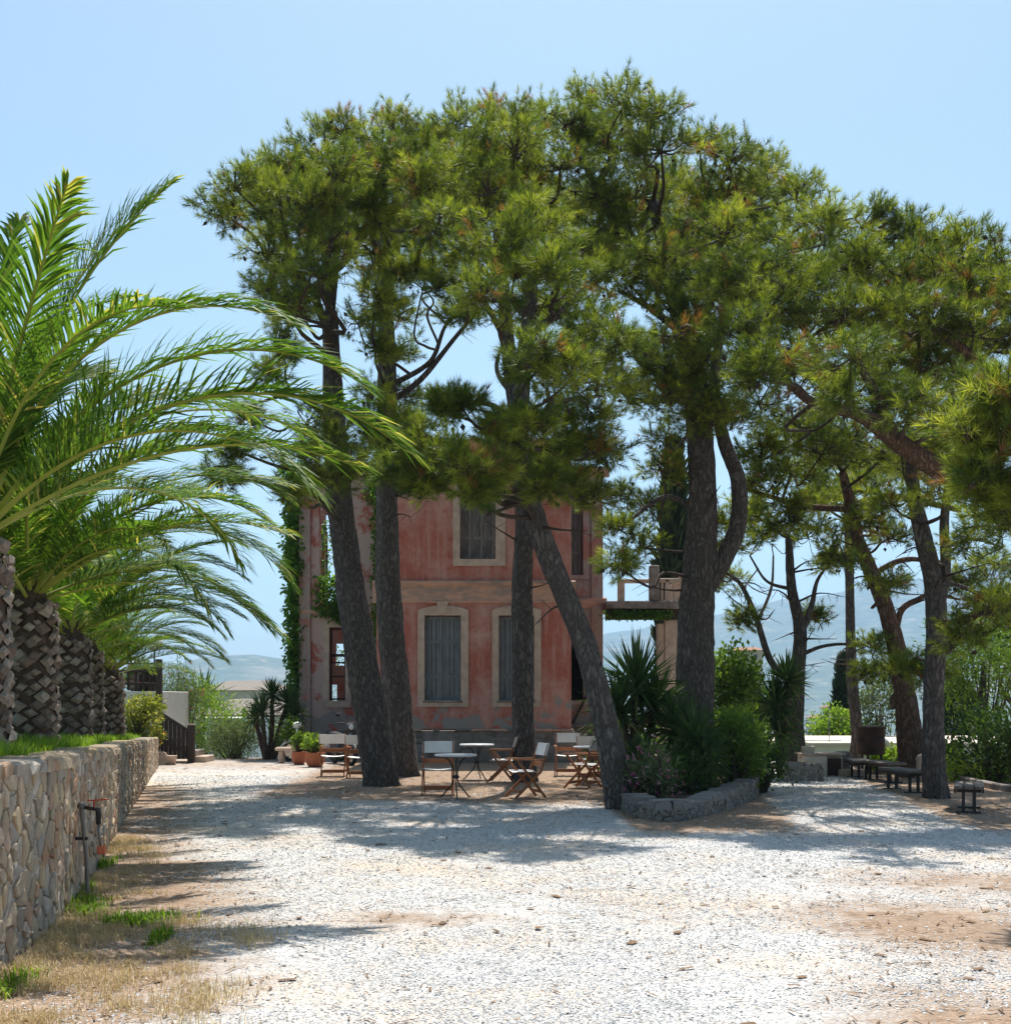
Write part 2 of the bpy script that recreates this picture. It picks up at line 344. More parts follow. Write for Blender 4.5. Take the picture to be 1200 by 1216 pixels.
def wear(X, Y):
    s = X - wall_x(Y)
    v = .50 * (1 - sstep(.2, 1.9, s)) * (Y < 24) + .22 * (1 - sstep(1.2, 3.0, s)) * (Y < 13)
    v = np.maximum(v, .62 * sstep(18.6, 21.0, Y + .25 * X) * sstep(-5.2, -3.6, X) * (1 - sstep(3.5, 5, X)))
    pc = np.interp(Y, [14, 20, 26], [4.6, 5.3, 6.2])
    v = np.maximum(v, .75 * sstep(14.2, 17, Y) * sstep(.7, 1.5, np.abs(X - pc)) * (X > 1.5))
    v = np.maximum(v, .60 * sstep(.9, 2.9, X - .12 * (Y - 8)) * (1 - sstep(10.8, 13.2, Y)) * (.72 + .28 * np.sin(Y * 1.9 + X)))
    v = np.maximum(v, .42 * (np.exp(-((X + .7) / .9) ** 2 - ((Y - 9.4) / .7) ** 2)))
    v = np.maximum(v, .33 * sstep(26, 31, Y) * (X < -4))
    v = np.maximum(v, .26 * np.clip(fbm(X, Y, .9, 14, 3), 0, 1))
    return v
def axis(lo, hi, step, far_lo, far_hi, g=1.16):
    a = list(np.arange(lo, hi + 1e-6, step)); s = step; x = hi
    while x < far_hi: s = min(s * g, 140); x += s; a.append(min(x, far_hi))
    s = step; x = lo
    while x > far_lo: s = min(s * g, 140); x -= s; a.insert(0, max(x, far_lo))
    return np.array(a)
gx = axis(-12, 13, .25, -6500, 7500); gy = axis(2, 46, .25, -250, 8200)
XX, YY = np.meshgrid(gx, gy); ZZ = land(XX, YY)
nx, ny = len(gx), len(gy)
ii = (np.arange(ny - 1)[:, None] * nx + np.arange(nx - 1)[None, :]).ravel()
GF = np.stack([ii, ii + 1, ii + nx + 1, ii + nx], 1)
yc = YY.ravel()[ii]; xc = XX.ravel()[ii]
ground = nobj('ground', np.stack([XX, YY, ZZ], -1).reshape(-1, 3), GF, [M['gravel_ground'], M['far_land']],
              mi=(yc > crest(xc) + 1.5).astype(int), smooth=True, attr=wear(XX, YY).ravel())
ground['kind'] = 'structure'

# loose limestone chips on the court (uncountable)
def chips(n_, seed):
    r = np.random.default_rng(seed)
    d = 5.6 * (27.0 / 5.6) ** r.random(n_ * 3) ; x = r.uniform(-.46, .46, n_ * 3) * d
    keep = (x > wall_x(d) + .12); vv = wear(x, d) + .25 * fbm(x, d, 2.2, 4)
    keep &= r.random(n_ * 3) > np.clip(vv * 1.9 - .1, 0, .94)
    x, d = x[keep][:n_], d[keep][:n_]; k = len(x)
    s = r.uniform(.0045, .0095, k) * (1 + .6 * (r.random(k) > .96)) * (1 + np.maximum(d - 8, 0) * .06)
    oct_ = np.array([(1, 0, 0), (0, 1, 0), (-1, 0, 0), (0, -1, 0), (0, 0, 1), (0, 0, -.6)], float)
    V = oct_[None] * s[:, None, None] * np.array([1.25, .9, .42])[None, None] * r.uniform(.7, 1.35, (k, 6, 3)) + r.normal(0, .22, (k, 6, 3)) * s[:, None, None]
    a = r.uniform(0, 6.28, k); t = r.normal(0, .22, k)
    c, s_ = np.cos(t), np.sin(t); y2 = V[..., 1] * c[:, None] - V[..., 2] * s_[:, None]; z2 = V[..., 1] * s_[:, None] + V[..., 2] * c[:, None]; V[..., 1] = y2; V[..., 2] = z2
    c, s_ = np.cos(a), np.sin(a); x2 = V[..., 0] * c[:, None] - V[..., 1] * s_[:, None]; y2 = V[..., 0] * s_[:, None] + V[..., 1] * c[:, None]; V[..., 0] = x2; V[..., 1] = y2
    V += np.stack([x, d, land(x, d) + s * .28], -1)[:, None]
    f = np.array([(0, 1, 4), (1, 2, 4), (2, 3, 4), (3, 0, 4)])
    F_ = (f[None] + (np.arange(k) * 6)[:, None, None]).reshape(-1, 3)
    va = np.clip(r.random(k) ** .8 * .82 + (r.random(k) > .95) * .2 + np.clip(wear(x, d), 0, 1) * .3 * r.random(k), 0, 1)
    return V, F_, np.repeat(va, 6)
cv, cf, ca = chips(105000, 11)
o = nobj('gravel', cv, cf, M['gravel_chip'], attr=ca)
tag(o, 'loose pale limestone chips strewn over the sunlit court', 'gravel', kind='stuff')

# fallen needles, twigs and scraps of bark on the court (uncountable)
r = np.random.default_rng(71); k = 16000
ly_ = 6 + 26 * r.random(k) ** .9; lx_ = r.uniform(-.42, .42, k) * ly_; kp_ = (lx_ > wall_x(ly_) + .1) & (r.random(k) < .12 + .9 * np.clip(wear(lx_, ly_) + .2 * (ly_ > 15), 0, 1)); lx_, ly_ = lx_[kp_], ly_[kp_]; k = len(lx_)
an = r.uniform(0, 6.28, k); hl = r.uniform(.02, .06, k); wd = r.uniform(.002, .005, k) * (1 + .06 * ly_) * (1 + 3 * (r.random(k) > .94)); zz_ = land(lx_, ly_) + r.uniform(.006, .016, k)
c_, s_ = np.cos(an), np.sin(an)
V = np.stack([np.stack([lx_ + c_ * hl * a - s_ * wd * b_, ly_ + s_ * hl * a + c_ * wd * b_, zz_ + .004 * (a > 0)], -1) for a, b_ in ((-1, -1), (1, -1), (1, 1), (-1, 1))], 1).reshape(-1, 3)
simple('litter', (.22, .13, .07), (.12, .075, .045), 3, .95, 0)
o = nobj('pine_litter', V, (np.arange(k)[:, None] * 4 + np.arange(4)[None]), M['litter']); tag(o, 'fallen brown pine needles and twigs lying on the gravel', 'litter', kind='stuff')

# ------------------------------------------------------------------ rubble walls
def split_rect(u0, u1, v0, v1, rng, out, amax, umax=.5):
    w, h = u1 - u0, v1 - v0
    if w * h < amax * rng.uniform(.5, 1.5) and w < umax and h < umax * .8:
        out.append((u0, u1, v0, v1)); return
    if (w > h * rng.uniform(.9, 1.9)):
        c = u0 + w * rng.uniform(.36, .64); split_rect(u0, c, v0, v1, rng, out, amax, umax); split_rect(c, u1, v0, v1, rng, out, amax, umax)
    else:
        c = v0 + h * rng.uniform(.36, .64); split_rect(u0, u1, v0, c, rng, out, amax, umax); split_rect(u0, u1, c, v1, rng, out, amax, umax)
def cells(u0, u1, H, area, rng, el=1.75):
    """irregular polygons filling the strip u0..u1, 0..H (Voronoi cells of scattered seeds)"""
    du = math.sqrt(area) * el; dv = math.sqrt(area) / el; nu = max(2, round((u1 - u0) / du)); nv = max(1, round(H / dv)); du = (u1 - u0) / nu; dv = H / nv
    pts = {(i, j): (u0 + (i + .5 + .5 * (j % 2) - .25 + rng.uniform(-.55, .55)) * du, (j + .5 + rng.uniform(-.42, .42)) * dv) for i in range(nu) for j in range(nv)}; out = []
    for (i, j), p in pts.items():
        poly = [(u0, 0), (u1, 0), (u1, H), (u0, H)]
        for a in range(-3, 4):
            for c in range(-3, 4):
                q = pts.get((i + a, j + c))
                if q is None or (a == 0 and c == 0): continue
                nx_, ny_ = q[0] - p[0], (q[1] - p[1]); mx, my = (p[0] + q[0]) / 2, (p[1] + q[1]) / 2; new = []
                for k in range(len(poly)):
                    A_, B_ = poly[k], poly[(k + 1) % len(poly)]; sa = (A_[0] - mx) * nx_ + (A_[1] - my) * ny_; sb = (B_[0] - mx) * nx_ + (B_[1] - my) * ny_
                    if sa <= 0: new.append(A_)
                    if sa * sb < 0: t = sa / (sa - sb); new.append((A_[0] + (B_[0] - A_[0]) * t, A_[1] + (B_[1] - A_[1]) * t))
                poly = new
                if len(poly) < 3: break
        if len(poly) >= 3: out.append(poly)
    return out
def stone_shape(poly, rng, gap=.012):
    if not isinstance(poly, list): u0, u1, v0, v1 = poly; poly = [(u0, v0), (u1, v0), (u1, v1), (u0, v1)]
    cu = sum(p[0] for p in poly) / len(poly); cv_ = sum(p[1] for p in poly) / len(poly); sz = max(.03, min(max(p[0] for p in poly) - min(p[0] for p in poly), max(p[1] for p in poly) - min(p[1] for p in poly)))
    f = max(.55, 1 - 2.0 * gap / sz); q = [(cu + (p[0] - cu) * f, cv_ + (p[1] - cv_) * f) for p in poly]; pts = []
    for k in range(len(q)):
        A_, B_ = q[k], q[(k + 1) % len(q)]
        for t in (.16, .84): pts.append((A_[0] + (B_[0] - A_[0]) * t + rng.uniform(-.05, .05) * sz, A_[1] + (B_[1] - A_[1]) * t + rng.uniform(-.05, .05) * sz))
    k = len(pts); b = rng.uniform(.004, .026); tx, ty = rng.uniform(-.07, .07), rng.uniform(-.07, .07); V = []
    for f_, o_ in ((1.0, -.05), (1.0, b * .55), (.90, b)):
        for (x, y) in pts: V.append((cu + (x - cu) * f_, cv_ + (y - cv_) * f_, o_ + (x - cu) * tx + (y - cv_) * ty + rng.uniform(-.003, .003)))
    V.append((cu, cv_, b + rng.uniform(-.004, .008))); Fs = []
    for a in range(2):
        for i in range(k): Fs.append((a * k + i, a * k + (i + 1) % k, a * k + k + (i + 1) % k)); Fs.append((a * k + i, a * k + k + (i + 1) % k, a * k + k + i))
    for i in range(k): Fs.append((2 * k + i, 2 * k + (i + 1) % k, 3 * k))
    return np.array(V), np.array(Fs)
def rubble_wall(root, path, topf, seed, amax, mat, cap_len=.24, thick=.45, near_pt=None, limit=300, vis=lambda p: True):
    """path: list of (x, y); the stones face to the right-hand side of travel"""
    rng = random.Random(seed)
    P2 = [Vector((x, y)) for x, y in path]; S = [0]
    for a, b in zip(P2, P2[1:]): S.append(S[-1] + (b - a).length)
    L = S[-1]; px = [p.x for p in P2]; py = [p.y for p in P2]
    def at(u, out, z):
        x, y = np.interp(u, S, px), np.interp(u, S, py); e = .05
        tx, ty = np.interp(min(u + e, L), S, px) - np.interp(max(u - e, 0), S, px), np.interp(min(u + e, L), S, py) - np.interp(max(u - e, 0), S, py)
        q = math.hypot(tx, ty); return (x + ty / q * out, y - tx / q * out, z)
    us = np.arange(0, L + .3, .4); us[-1] = L; V = []; Fs = []
    for u in us:
        t = topf(*at(u, 0, 0)[:2]); V += [at(u, 0, -.1), at(u, 0, t - .02), at(u, -thick, t - .02), at(u, -thick, -.1)]
    for i in range(len(us) - 1):
        for j in range(3): Fs.append((i * 4 + j, i * 4 + 4 + j, i * 4 + 5 + j, i * 4 + 1 + j))
    Fs += [(0, 1, 2, 3), tuple(4 * (len(us) - 1) + i for i in (3, 2, 1, 0))]
    b = MB(); b.add(V, Fs); b.build('mortar_core', M['wall_mortar'], root)
    H = max(topf(*at(u, 0, 0)[:2]) for u in (0, L * .5, L)); items = []
    for r in cells(0, L, H, amax, rng):
        Vs, F_ = stone_shape(r, rng)
        W = np.array([at(min(max(q[0], 0), L), q[2], q[1] / H * (topf(*at(min(max(q[0], 0), L), 0, 0)[:2]) - .05)) for q in Vs])
        items.append((W, F_))
    items.sort(key=lambda it: (0 if vis(it[0].mean(0)) else 1, np.linalg.norm(it[0].mean(0)[:2])))
    for W, F_ in items[:limit]:
        c = W.mean(0); o = nobj('stone', W - c, F_, M[mat], root, attr=np.zeros(len(W))); o.location = c
    if items[limit:]:
        VV, FF, AA, k = [], [], [], 0
        for W, F_ in items[limit:]: VV.append(W); FF.append(F_ + k); AA.append(np.full(len(W), rng.random())); k += len(W)
        o = nobj('stonework', np.concatenate(VV), np.concatenate(FF), M[mat], root, attr=np.concatenate(AA)); o['kind'] = 'stuff'
    u = 0; k = 0
    while cap_len and u < L - .08:
        e = min(L, u + rng.uniform(.45, 1.7) * cap_len); b = MB(); ring = []
        t = topf(*at((u + e) / 2, 0, 0)[:2]); h = rng.uniform(-.03, .045)
        for z, i_ in ((t - .07, 0), (t + h, 0), (t + h + .02, .025)):
            ring += [at(u + .012 + i_, .005 - i_ + rng.uniform(0, .03), z), at(e - .012 - i_, .005 - i_ + rng.uniform(0, .03), z), at(e - .012 - i_, -thick + i_, z), at(u + .012 + i_, -thick + i_, z)]
        fs = [(8, 9, 10, 11)] + [(a * 4 + i, a * 4 + (i + 1) % 4, a * 4 + 4 + (i + 1) % 4, a * 4 + 4 + i) for a in range(2) for i in range(4)]
        c = Vector(ring[0]); b.add([Vector(q) - c for q in ring], fs); o = b.build('cap_stone', M[mat], root); o.location = c
        at_ = o.data.attributes.new('v', 'FLOAT', 'POINT'); u = e
wall_root = thing('stone_retaining_wall', 'long rubble stone retaining wall holding up the palm lawn', 'wall', (0, 0, 0))
wp = [(float(wall_x(y)), float(y)) for y in (4, 6, 7.66, 8.4, 9.07, 10.4, 11.84, 14.5, 17.2, 19.6, 22.1, 25, 28, 30.9)]
rubble_wall(wall_root, wp, lambda x, y: float(wall_top(y)), 5, .027, 'wall_stone', vis=lambda p: p[1] > 7.0)

# lawn behind the wall
ly = np.arange(-8, 32.1, .5); lo_ = np.array([-.42, -.8, -1.4, -2.2, -4, -8, -16]); LX, LY = np.meshgrid(lo_, ly)
def lawn_z(s, y): return wall_top(y) - .05 + .10 * np.minimum(-s, 3.0) + .02 * np.sin(y * 1.7 + s * 2)
LZ = lawn_z(LX, LY); X_ = LX + wall_x(LY)
k = len(lo_); ii = (np.arange(len(ly) - 1)[:, None] * k + np.arange(k - 1)[None, :]).ravel()
lawn = nobj('lawn', np.stack([X_, LY, LZ], -1).reshape(-1, 3), np.stack([ii, ii + k, ii + k + 1, ii + 1], 1), M['lawn_soil'], smooth=True); lawn['kind'] = 'structure'
def blades(x, y, z, h, r, wid=.006, lean=.5, v=None):
    n_ = len(x); a = r.uniform(0, 6.28, n_); ln = r.uniform(0, lean, n_) * h; dx, dy = np.cos(a), np.sin(a)
    sx, sy = -dy * wid, dx * wid
    b0 = np.stack([x - sx, y - sy, z], -1); b1 = np.stack([x + sx, y + sy, z], -1)
    md = np.stack([x + dx * ln * .3, y + dy * ln * .3, z + h * .6], -1); sd = np.stack([sx, sy, 0 * sx], -1) * .75
    tp = np.stack([x + dx * ln, y + dy * ln, z + h * np.sqrt(np.maximum(.1, 1 - (ln / np.maximum(h, 1e-4)) ** 2 * .6))], -1)
    V = np.stack([b0, b1, md - sd, md + sd, tp], 1).reshape(-1, 3); i = np.arange(n_) * 5
    F_ = np.concatenate([np.stack([i, i + 1, i + 3], 1), np.stack([i, i + 3, i + 2], 1), np.stack([i + 2, i + 3, i + 4], 1)])
    return V, F_, np.repeat(r.random(n_) if v is None else v, 5)
rg = np.random.default_rng(21)
y = 6.5 * (31.5 / 6.5) ** rg.random(26000); s = -.30 - 2.3 * rg.random(26000) ** 1.4
V, F_, A = blades(s + wall_x(y), y, lawn_z(s, y) - .01, rg.uniform(.08, .2, 26000), rg, .006, .9)
o = nobj('lawn_grass', V, F_, M['grass'], attr=A); tag(o, 'short bright green grass growing on the lawn round the palms', 'grass', kind='stuff')
def weed_patch(name, label, cat, spots, mat, hh, n_, seed, wid=.004, lean=.9):
    r = np.random.default_rng(seed); xs, ys = [], []
    for (cx_, cy_, rx, ry) in spots:
        xs.append(r.normal(cx_, rx, n_)); ys.append(r.normal(cy_, ry, n_))
    x = np.concatenate(xs); y = np.concatenate(ys); k = x > wall_x(y) + .03; x, y = x[k], y[k]
    V, F_, A = blades(x, y, land(x, y) - .005, r.uniform(hh * .35, hh, len(x)), r, wid, lean)
    o = nobj(name, V, F_, M[mat], attr=A); return tag(o, label, cat, kind='stuff')
def gp(x, y): q = G(x, y); return q.x, q.y
wr = random.Random(77)
def strip(n_, y0, y1, s0, s1, rx):
    out = []
    for _ in range(n_):
        y = wr.uniform(y0, y1); out.append((float(wall_x(y)) + s0 + (s1 - s0) * wr.random() ** 1.8, y, rx * wr.uniform(.4, 1.3), rx * wr.uniform(.5, 1.6)))
    return out
weed_patch('dry_grass', 'dry straw coloured grass at the foot of the stone wall', 'dry grass',
           strip(90, 5.8, 9.5, .05, 1.5, .11) + strip(40, 9, 15, .04, .6, .09), 'dry_grass', .10, 130, 31, .0022, 1.7)
weed_patch('green_weeds', 'clump of bright green weeds growing below the standpipe', 'weeds',
           [(*gp(88, 1075), .09, .16), (*gp(105, 1085), .07, .1), (*gp(95, 1060), .05, .1), (*gp(145, 1098), .07, .05), (*gp(185, 1094), .10, .06), (*gp(165, 1100), .06, .04), (*gp(118, 1030), .05, .25), (*gp(8, 1175), .05, .15), (*gp(190, 1118), .02, .1)], 'grass', .13, 230, 32, .006, 1.5)

# ------------------------------------------------------------------ the ruined house
house = thing('ruined_house', 'two storey ruined house with flaking pink plaster and stone window frames', 'house', (0, 0, 0))
def wall_grid(name, mat, p0, p1, z0, z1, openings, thick, parent=house):
    """wall from p0 to p1 (plan), outside to the right of travel; openings (u0,u1,z0,z1)"""
    p0 = Vector(p0); p1 = Vector(p1); L = (p1 - p0).length; t = (p1 - p0) / L; nrm = Vector((t.y, -t.x))
    U = sorted({0, L} | {q for o in openings for q in o[:2]}); Z = sorted({z0, z1} | {q for o in openings for q in o[2:]})
    solid = lambda i, j: 0 <= i < len(U) - 1 and 0 <= j < len(Z) - 1 and not any(o[0] - 1e-6 < (U[i] + U[i + 1]) / 2 < o[1] and o[2] < (Z[j] + Z[j + 1]) / 2 < o[3] for o in openings)
    def pt(i, j, back): q = p0 + t * U[i] - nrm * (thick if back else 0); return (q.x, q.y, Z[j])
    b = MB()
    for i in range(len(U) - 1):
        for j in range(len(Z) - 1):
            if not solid(i, j): continue
            b.add([pt(i, j, 0), pt(i + 1, j, 0), pt(i + 1, j + 1, 0), pt(i, j + 1, 0)], [(0, 1, 2, 3)])
            b.add([pt(i, j, 1), pt(i + 1, j, 1), pt(i + 1, j + 1, 1), pt(i, j + 1, 1)], [(3, 2, 1, 0)])
            for (a, c, di, dj) in (((i, j), (i, j + 1), -1, 0), ((i + 1, j + 1), (i + 1, j), 1, 0), ((i + 1, j), (i, j), 0, -1), ((i, j + 1), (i + 1, j + 1), 0, 1)):
                if not solid(i + di, j + dj): b.add([pt(*a, 0), pt(*c, 0), pt(*c, 1), pt(*a, 1)], [(0, 1, 2, 3)])
    return b.build(name, M[mat], parent)
YF, YW, YB = 33.0, 37.0, 40.2; ZT = 8.25; XL, XR = -3.37, 1.72; WL, WR = -6.0, 2.84
kf = YF / FPX; kw = YW / FPX
zf = lambda y: CH + (HY - y) * kf
zw = lambda y: CH + (HY - y) * kw
xf = lambda x: (x - CX) * kf
xw = lambda x: (x - CX) * kw
w1 = (xf(504), xf(547), zf(834), zf(731)); w2 = (xf(592), xf(634), zf(834), zf(731)); w3 = (xf(546), xf(588), zf(664), zf(578))
wall_grid('facade_wall', 'pink_plaster', (XL, YF), (XR, YF), .86, ZT, [(a - XL, b_ - XL, c, d) for a, b_, c, d in (w1, w2, w3)], .45)
wall_grid('side_wall', 'pink_plaster', (XR, YF + .003), (XR, YW - .003), .86, ZT - .002, [], .45)
wall_grid('side_wall', 'pink_plaster', (XL, YW - .003), (XL, YF + .003), .86, ZT - .002, [], .45)
lu = (xw(379), xw(402), zw(715), zw(592)); ll = (xw(391), xw(410), zw(832), zw(745))
wall_grid('wing_wall', 'wing_plaster', (WL, YW), (XL - .01, YW), 0.0, ZT, [(a - WL, b_ - WL, c, d) for a, b_, c, d in (lu, ll)], .4)
ru = (xw(674), xw(692), zw(683), zw(592)); rl = (xw(678), xw(693), zw(832), zw(757))
wall_grid('wing_wall', 'grey_plaster', (XR + .01, YW), (WR, YW), 0.0, ZT, [(ru[0] - XR - .01, ru[1] - XR - .01, ru[2], ru[3]), (rl[0] - XR - .01, rl[1] - XR - .01, rl[2], rl[3])], .4)
wall_grid('side_wall', 'wing_plaster', (WL, YB), (WL, YW + .003), 0, ZT - .004, [(.9, 1.5, 1.9, 2.5), (.45, 2.7, 4.5, 7.5)], .3)
wall_grid('side_wall', 'grey_plaster', (WR, YW + .003), (WR, YB), 0, ZT - .004, [], .4)
wall_grid('rear_wall', 'grey_plaster', (XL - .2, YB), (WL, YB), 0, ZT - .006, [(1.3, 1.8, 2.7, 3.4), (1.75, 2.2, 1.5, 2.1), (.75, 2.3, 4.5, 7.5)], .3)
wall_grid('rear_wall', 'painted_inside_shade', (WR, YB), (XL - .2, YB), 0, ZT - .006, [], .3)
wall_grid('inner_wall', 'painted_inside_shade', (XL, YB - .3), (XL, YW + .01), 0, ZT - .01, [], .3)
b = MB(); b.box(((XL + WR) / 2 + .1, (YW + YB) / 2, ZT - .35), (WR - XL - 1.0, YB - YW - .9, .25)); b.box(((XL + XR) / 2, (YF + YW) / 2, ZT - .35), (XR - XL - .92, YW - YF - .5, .25)); b.build('roof', M['roof_tile'], house)  # hidden slabs added over the roofless ruin to darken the rooms
# plinth of rough stone with a broken ledge, string course, cornice
pr = random.Random(3)
b = MB(); b.box(((XL + XR) / 2, YF + 1.95, .4), (XR - XL + .16, 4.06, .8)); pl = b.build('plinth', M['plinth_stone'], house)
rects = []; u = XL - .05
while u < XR: e = u + pr.uniform(.9, 1.4); split_rect(u, min(e, XR + .05), 0, .78, pr, rects, .075, .6); u = e
for r in rects:
    if pr.random() < .22: continue
    V, F_ = stone_shape(r, pr, .016); W = np.stack([V[:, 0], YF - .085 - V[:, 2] * .6, V[:, 1]], 1); c = W.mean(0)
    o = nobj('stone', W - c, F_, M['grey_stone'], pl, attr=np.zeros(len(W))); o.location = c
x = XL - .08
while x < XR + .05:
    w_ = pr.uniform(.18, .5)
    if pr.random() > .12: one('box', 'ledge_stone', M['band_plaster'] if pr.random() < .6 else M['plinth_stone'], pl, (x + w_ / 2, YF - .07, .835), (w_ - .01, .16, pr.uniform(.045, .07)), bev=.012)
    x += w_
def moulding(name, prof, x0, x1, y, parent, mat):
    b = MB(); V = [(x, y - o_, z) for x in (x0, x1) for o_, z in prof]; k = len(prof)
    b.add(V, [(i, i + k, i + 1 + k, i + 1) for i in range(k - 1)] + [tuple(range(k)), tuple(range(2 * k - 1, k - 1, -1))]); return b.build(name, M[mat], parent)
zb0, zb1 = zf(716), zf(690)
prof = [(-.05, zb0), (.05, zb0), (.07, zb0 + .05), (.05, zb0 + .08), (.05, zb1 - .2), (.08, zb1 - .17), (.08, zb1 - .12), (.14, zb1 - .07), (.14, zb1 - .03), (.10, zb1), (-.05, zb1 + .02)]
moulding('string_course', prof, XL - .1, XR + .1, YF, house, 'band_plaster')
moulding('string_course', [(-.05, zw(729)), (.05, zw(729)), (.08, zw(727)), (.08, zw(724)), (-.05, zw(723))], WL - .06, XL, YW, house, 'band_plaster')
moulding('string_course', [(-.05, zw(722)), (.05, zw(722)), (.10, zw(716)), (.10, zw(711)), (-.05, zw(709))], XR, WR + .12, YW, house, 'band_plaster')
cor = [(-.05, ZT - .1), (.05, ZT - .1), (.1, ZT), (.22, ZT + .08), (.22, ZT + .16), (-.05, ZT + .2)]
moulding('cornice', cor, XL - .2, XR + .2, YF, house, 'band_plaster'); moulding('cornice', cor, WL - .1, XL - .01, YW, house, 'band_plaster'); moulding('cornice', cor, XR + .01, WR + .2, YW, house, 'band_plaster')
# quoin strip at the left corner, grey
one('box', 'corner_pilaster', M['grey_plaster'], house, (WL + .13, YW - .03, 3.6), (.34, .07, 7.2), bev=.01)
one('box', 'corner_pilaster', M['grey_plaster'], house, (WR - .16, YW - .03, 3.6), (.34, .07, 7.2), bev=.01)
def frame(op, y, wl_, wr_, wt, wb, arch, proud=.06, key=False, mat='trim_stone'):
    x0, x1, z0, z1 = op; N = 10; inn, out = [], []
    ox0, ox1, oz0, oz1 = x0 - wl_, x1 + wr_, z0 - wb, z1 + wt
    inn = [(x0, z0), (x0, z1)] + [(x0 + (x1 - x0) * i / N, z1 + .0) for i in range(1, N)] + [(x1, z1), (x1, z0)]
    out = [(ox0, oz0), (ox0, oz1 - arch)] + [(ox0 + (ox1 - ox0) * i / N, oz1 - arch + arch * (1 - (2 * i / N - 1) ** 2)) for i in range(1, N)] + [(ox1, oz1 - arch), (ox1, oz0)]
    k = len(inn); b = MB(); V = []
    for yy in (y - proud, y + .02):
        V += [(p[0], yy, p[1]) for p in out] + [(p[0], yy, p[1]) for p in inn]
    Fs = []
    for i in range(k):
        j = (i + 1) % k
        Fs += [(i, j, k + j, k + i), (i, 2 * k + i, 2 * k + j, j), (k + i, k + j, 3 * k + j, 3 * k + i)]
    b.add(V, Fs); fr = b.build('window_frame', M[mat], house)
    if key:
        xc_ = (x0 + x1) / 2; b = MB(); zt = oz1 + .10
        V = [(xc_ - .09, y - proud - .03, z1 + .04), (xc_ + .09, y - proud - .03, z1 + .04), (xc_ + .15, y - proud - .03, zt), (xc_ - .15, y - proud - .03, zt)]
        V += [(q[0], y, q[2]) for q in V]; b.add(V, [(0, 1, 2, 3), (4, 7, 6, 5), (0, 4, 5, 1), (1, 5, 6, 2), (2, 6, 7, 3), (3, 7, 4, 0)]); b.build('keystone', M[mat], fr)
    return fr
def shutters(op, y, mat, seed, sill=True, nl=2):
    x0, x1, z0, z1 = op; r = random.Random(seed); w_ = (x1 - x0) / nl
    for i in range(nl):
        s = thing_part('shutter', (x0 + w_ * i, y, z0)); b = MB()
        wi = w_ - .012; yo = r.uniform(-.015, .015); nb = 3
        for q in range(nb):
            bw = (wi - .10) / nb
            one('box', 'board', M[mat], s, (.055 + bw * (q + .5), yo + .012 + r.uniform(-.006, .006), (z1 - z0) / 2), (bw - .012, .02, (z1 - z0) - .06), bev=.004)
        for xx in (.028, wi - .028): b.box((xx, yo, (z1 - z0) / 2), (.055, .045, z1 - z0 - .02), bev=.005)
        for zz in (.07, (z1 - z0) * .30, (z1 - z0) * .70, z1 - z0 - .06): b.box((wi / 2, yo, zz), (wi - .11, .04, .085), bev=.005)
        b.build('shutter_rail', M[mat], s)
        for zz in (.3, z1 - z0 - .3): one('box', 'hinge', M['iron'], s, (.0 if i == 0 else wi, yo - .03, zz), (.03, .02, .09))
def thing_part(name, loc):
    o = bpy.data.objects.new(name, None); col.objects.link(o); o.parent = house; o.location = loc; o.empty_display_size = .1; return o
frame(w1, YF, .18, .2, .26, .12, .12, key=True); frame(w2, YF, .17, .18, .26, .12, .12, key=True); frame(w3, YF, .18, .26, .3, .18, 0)
shutters(w1, YF + .14, 'shutter_blue', 1); shutters(w2, YF + .14, 'shutter_blue', 2); shutters(w3, YF + .16, 'shutter_grey', 3, nl=3)
for w_ in (w1, w2): one('box', 'sill', M['plinth_stone'], house, ((w_[0] + w_[1]) / 2, YF + .03, w_[2] + .02), (w_[1] - w_[0] + .1, .25, .06), bev=.015)
frame(ll, YW, .17, .17, .2, .2, 0); frame(ru, YW, .0, .17, .2, .12, 0, mat='grey_plaster'); frame(rl, YW, .0, .2, .2, .12, 0)
shutters(ru, YW + .15, 'shutter_grey', 4, nl=1)
# the bare casement of the left wing: cross bars left without glass
b = MB()
for z_ in (.02, .33, .52, .62, .98): b.box(((ll[0] + ll[1]) / 2, YW + .2, ll[2] + (ll[3] - ll[2]) * z_), (ll[1] - ll[0], .05, .05 if z_ != .62 else .09))
for x_ in (ll[0] + .03, ll[1] - .03): b.box((x_, YW + .2, (ll[2] + ll[3]) / 2), (.05, .055, ll[3] - ll[2]))
b.build('casement', M['dark_wood'], house)
one('bar', 'fallen_beam', M['dark_wood'], house, (WR - .9, YW - .1, .9), (WR - .3, YW - .25, 2.1), .07)
one('box', 'sill', M['plinth_stone'], house, ((XR + WR) / 2, YW - .12, zw(862)), (WR - XR, .3, .1), bev=.02)
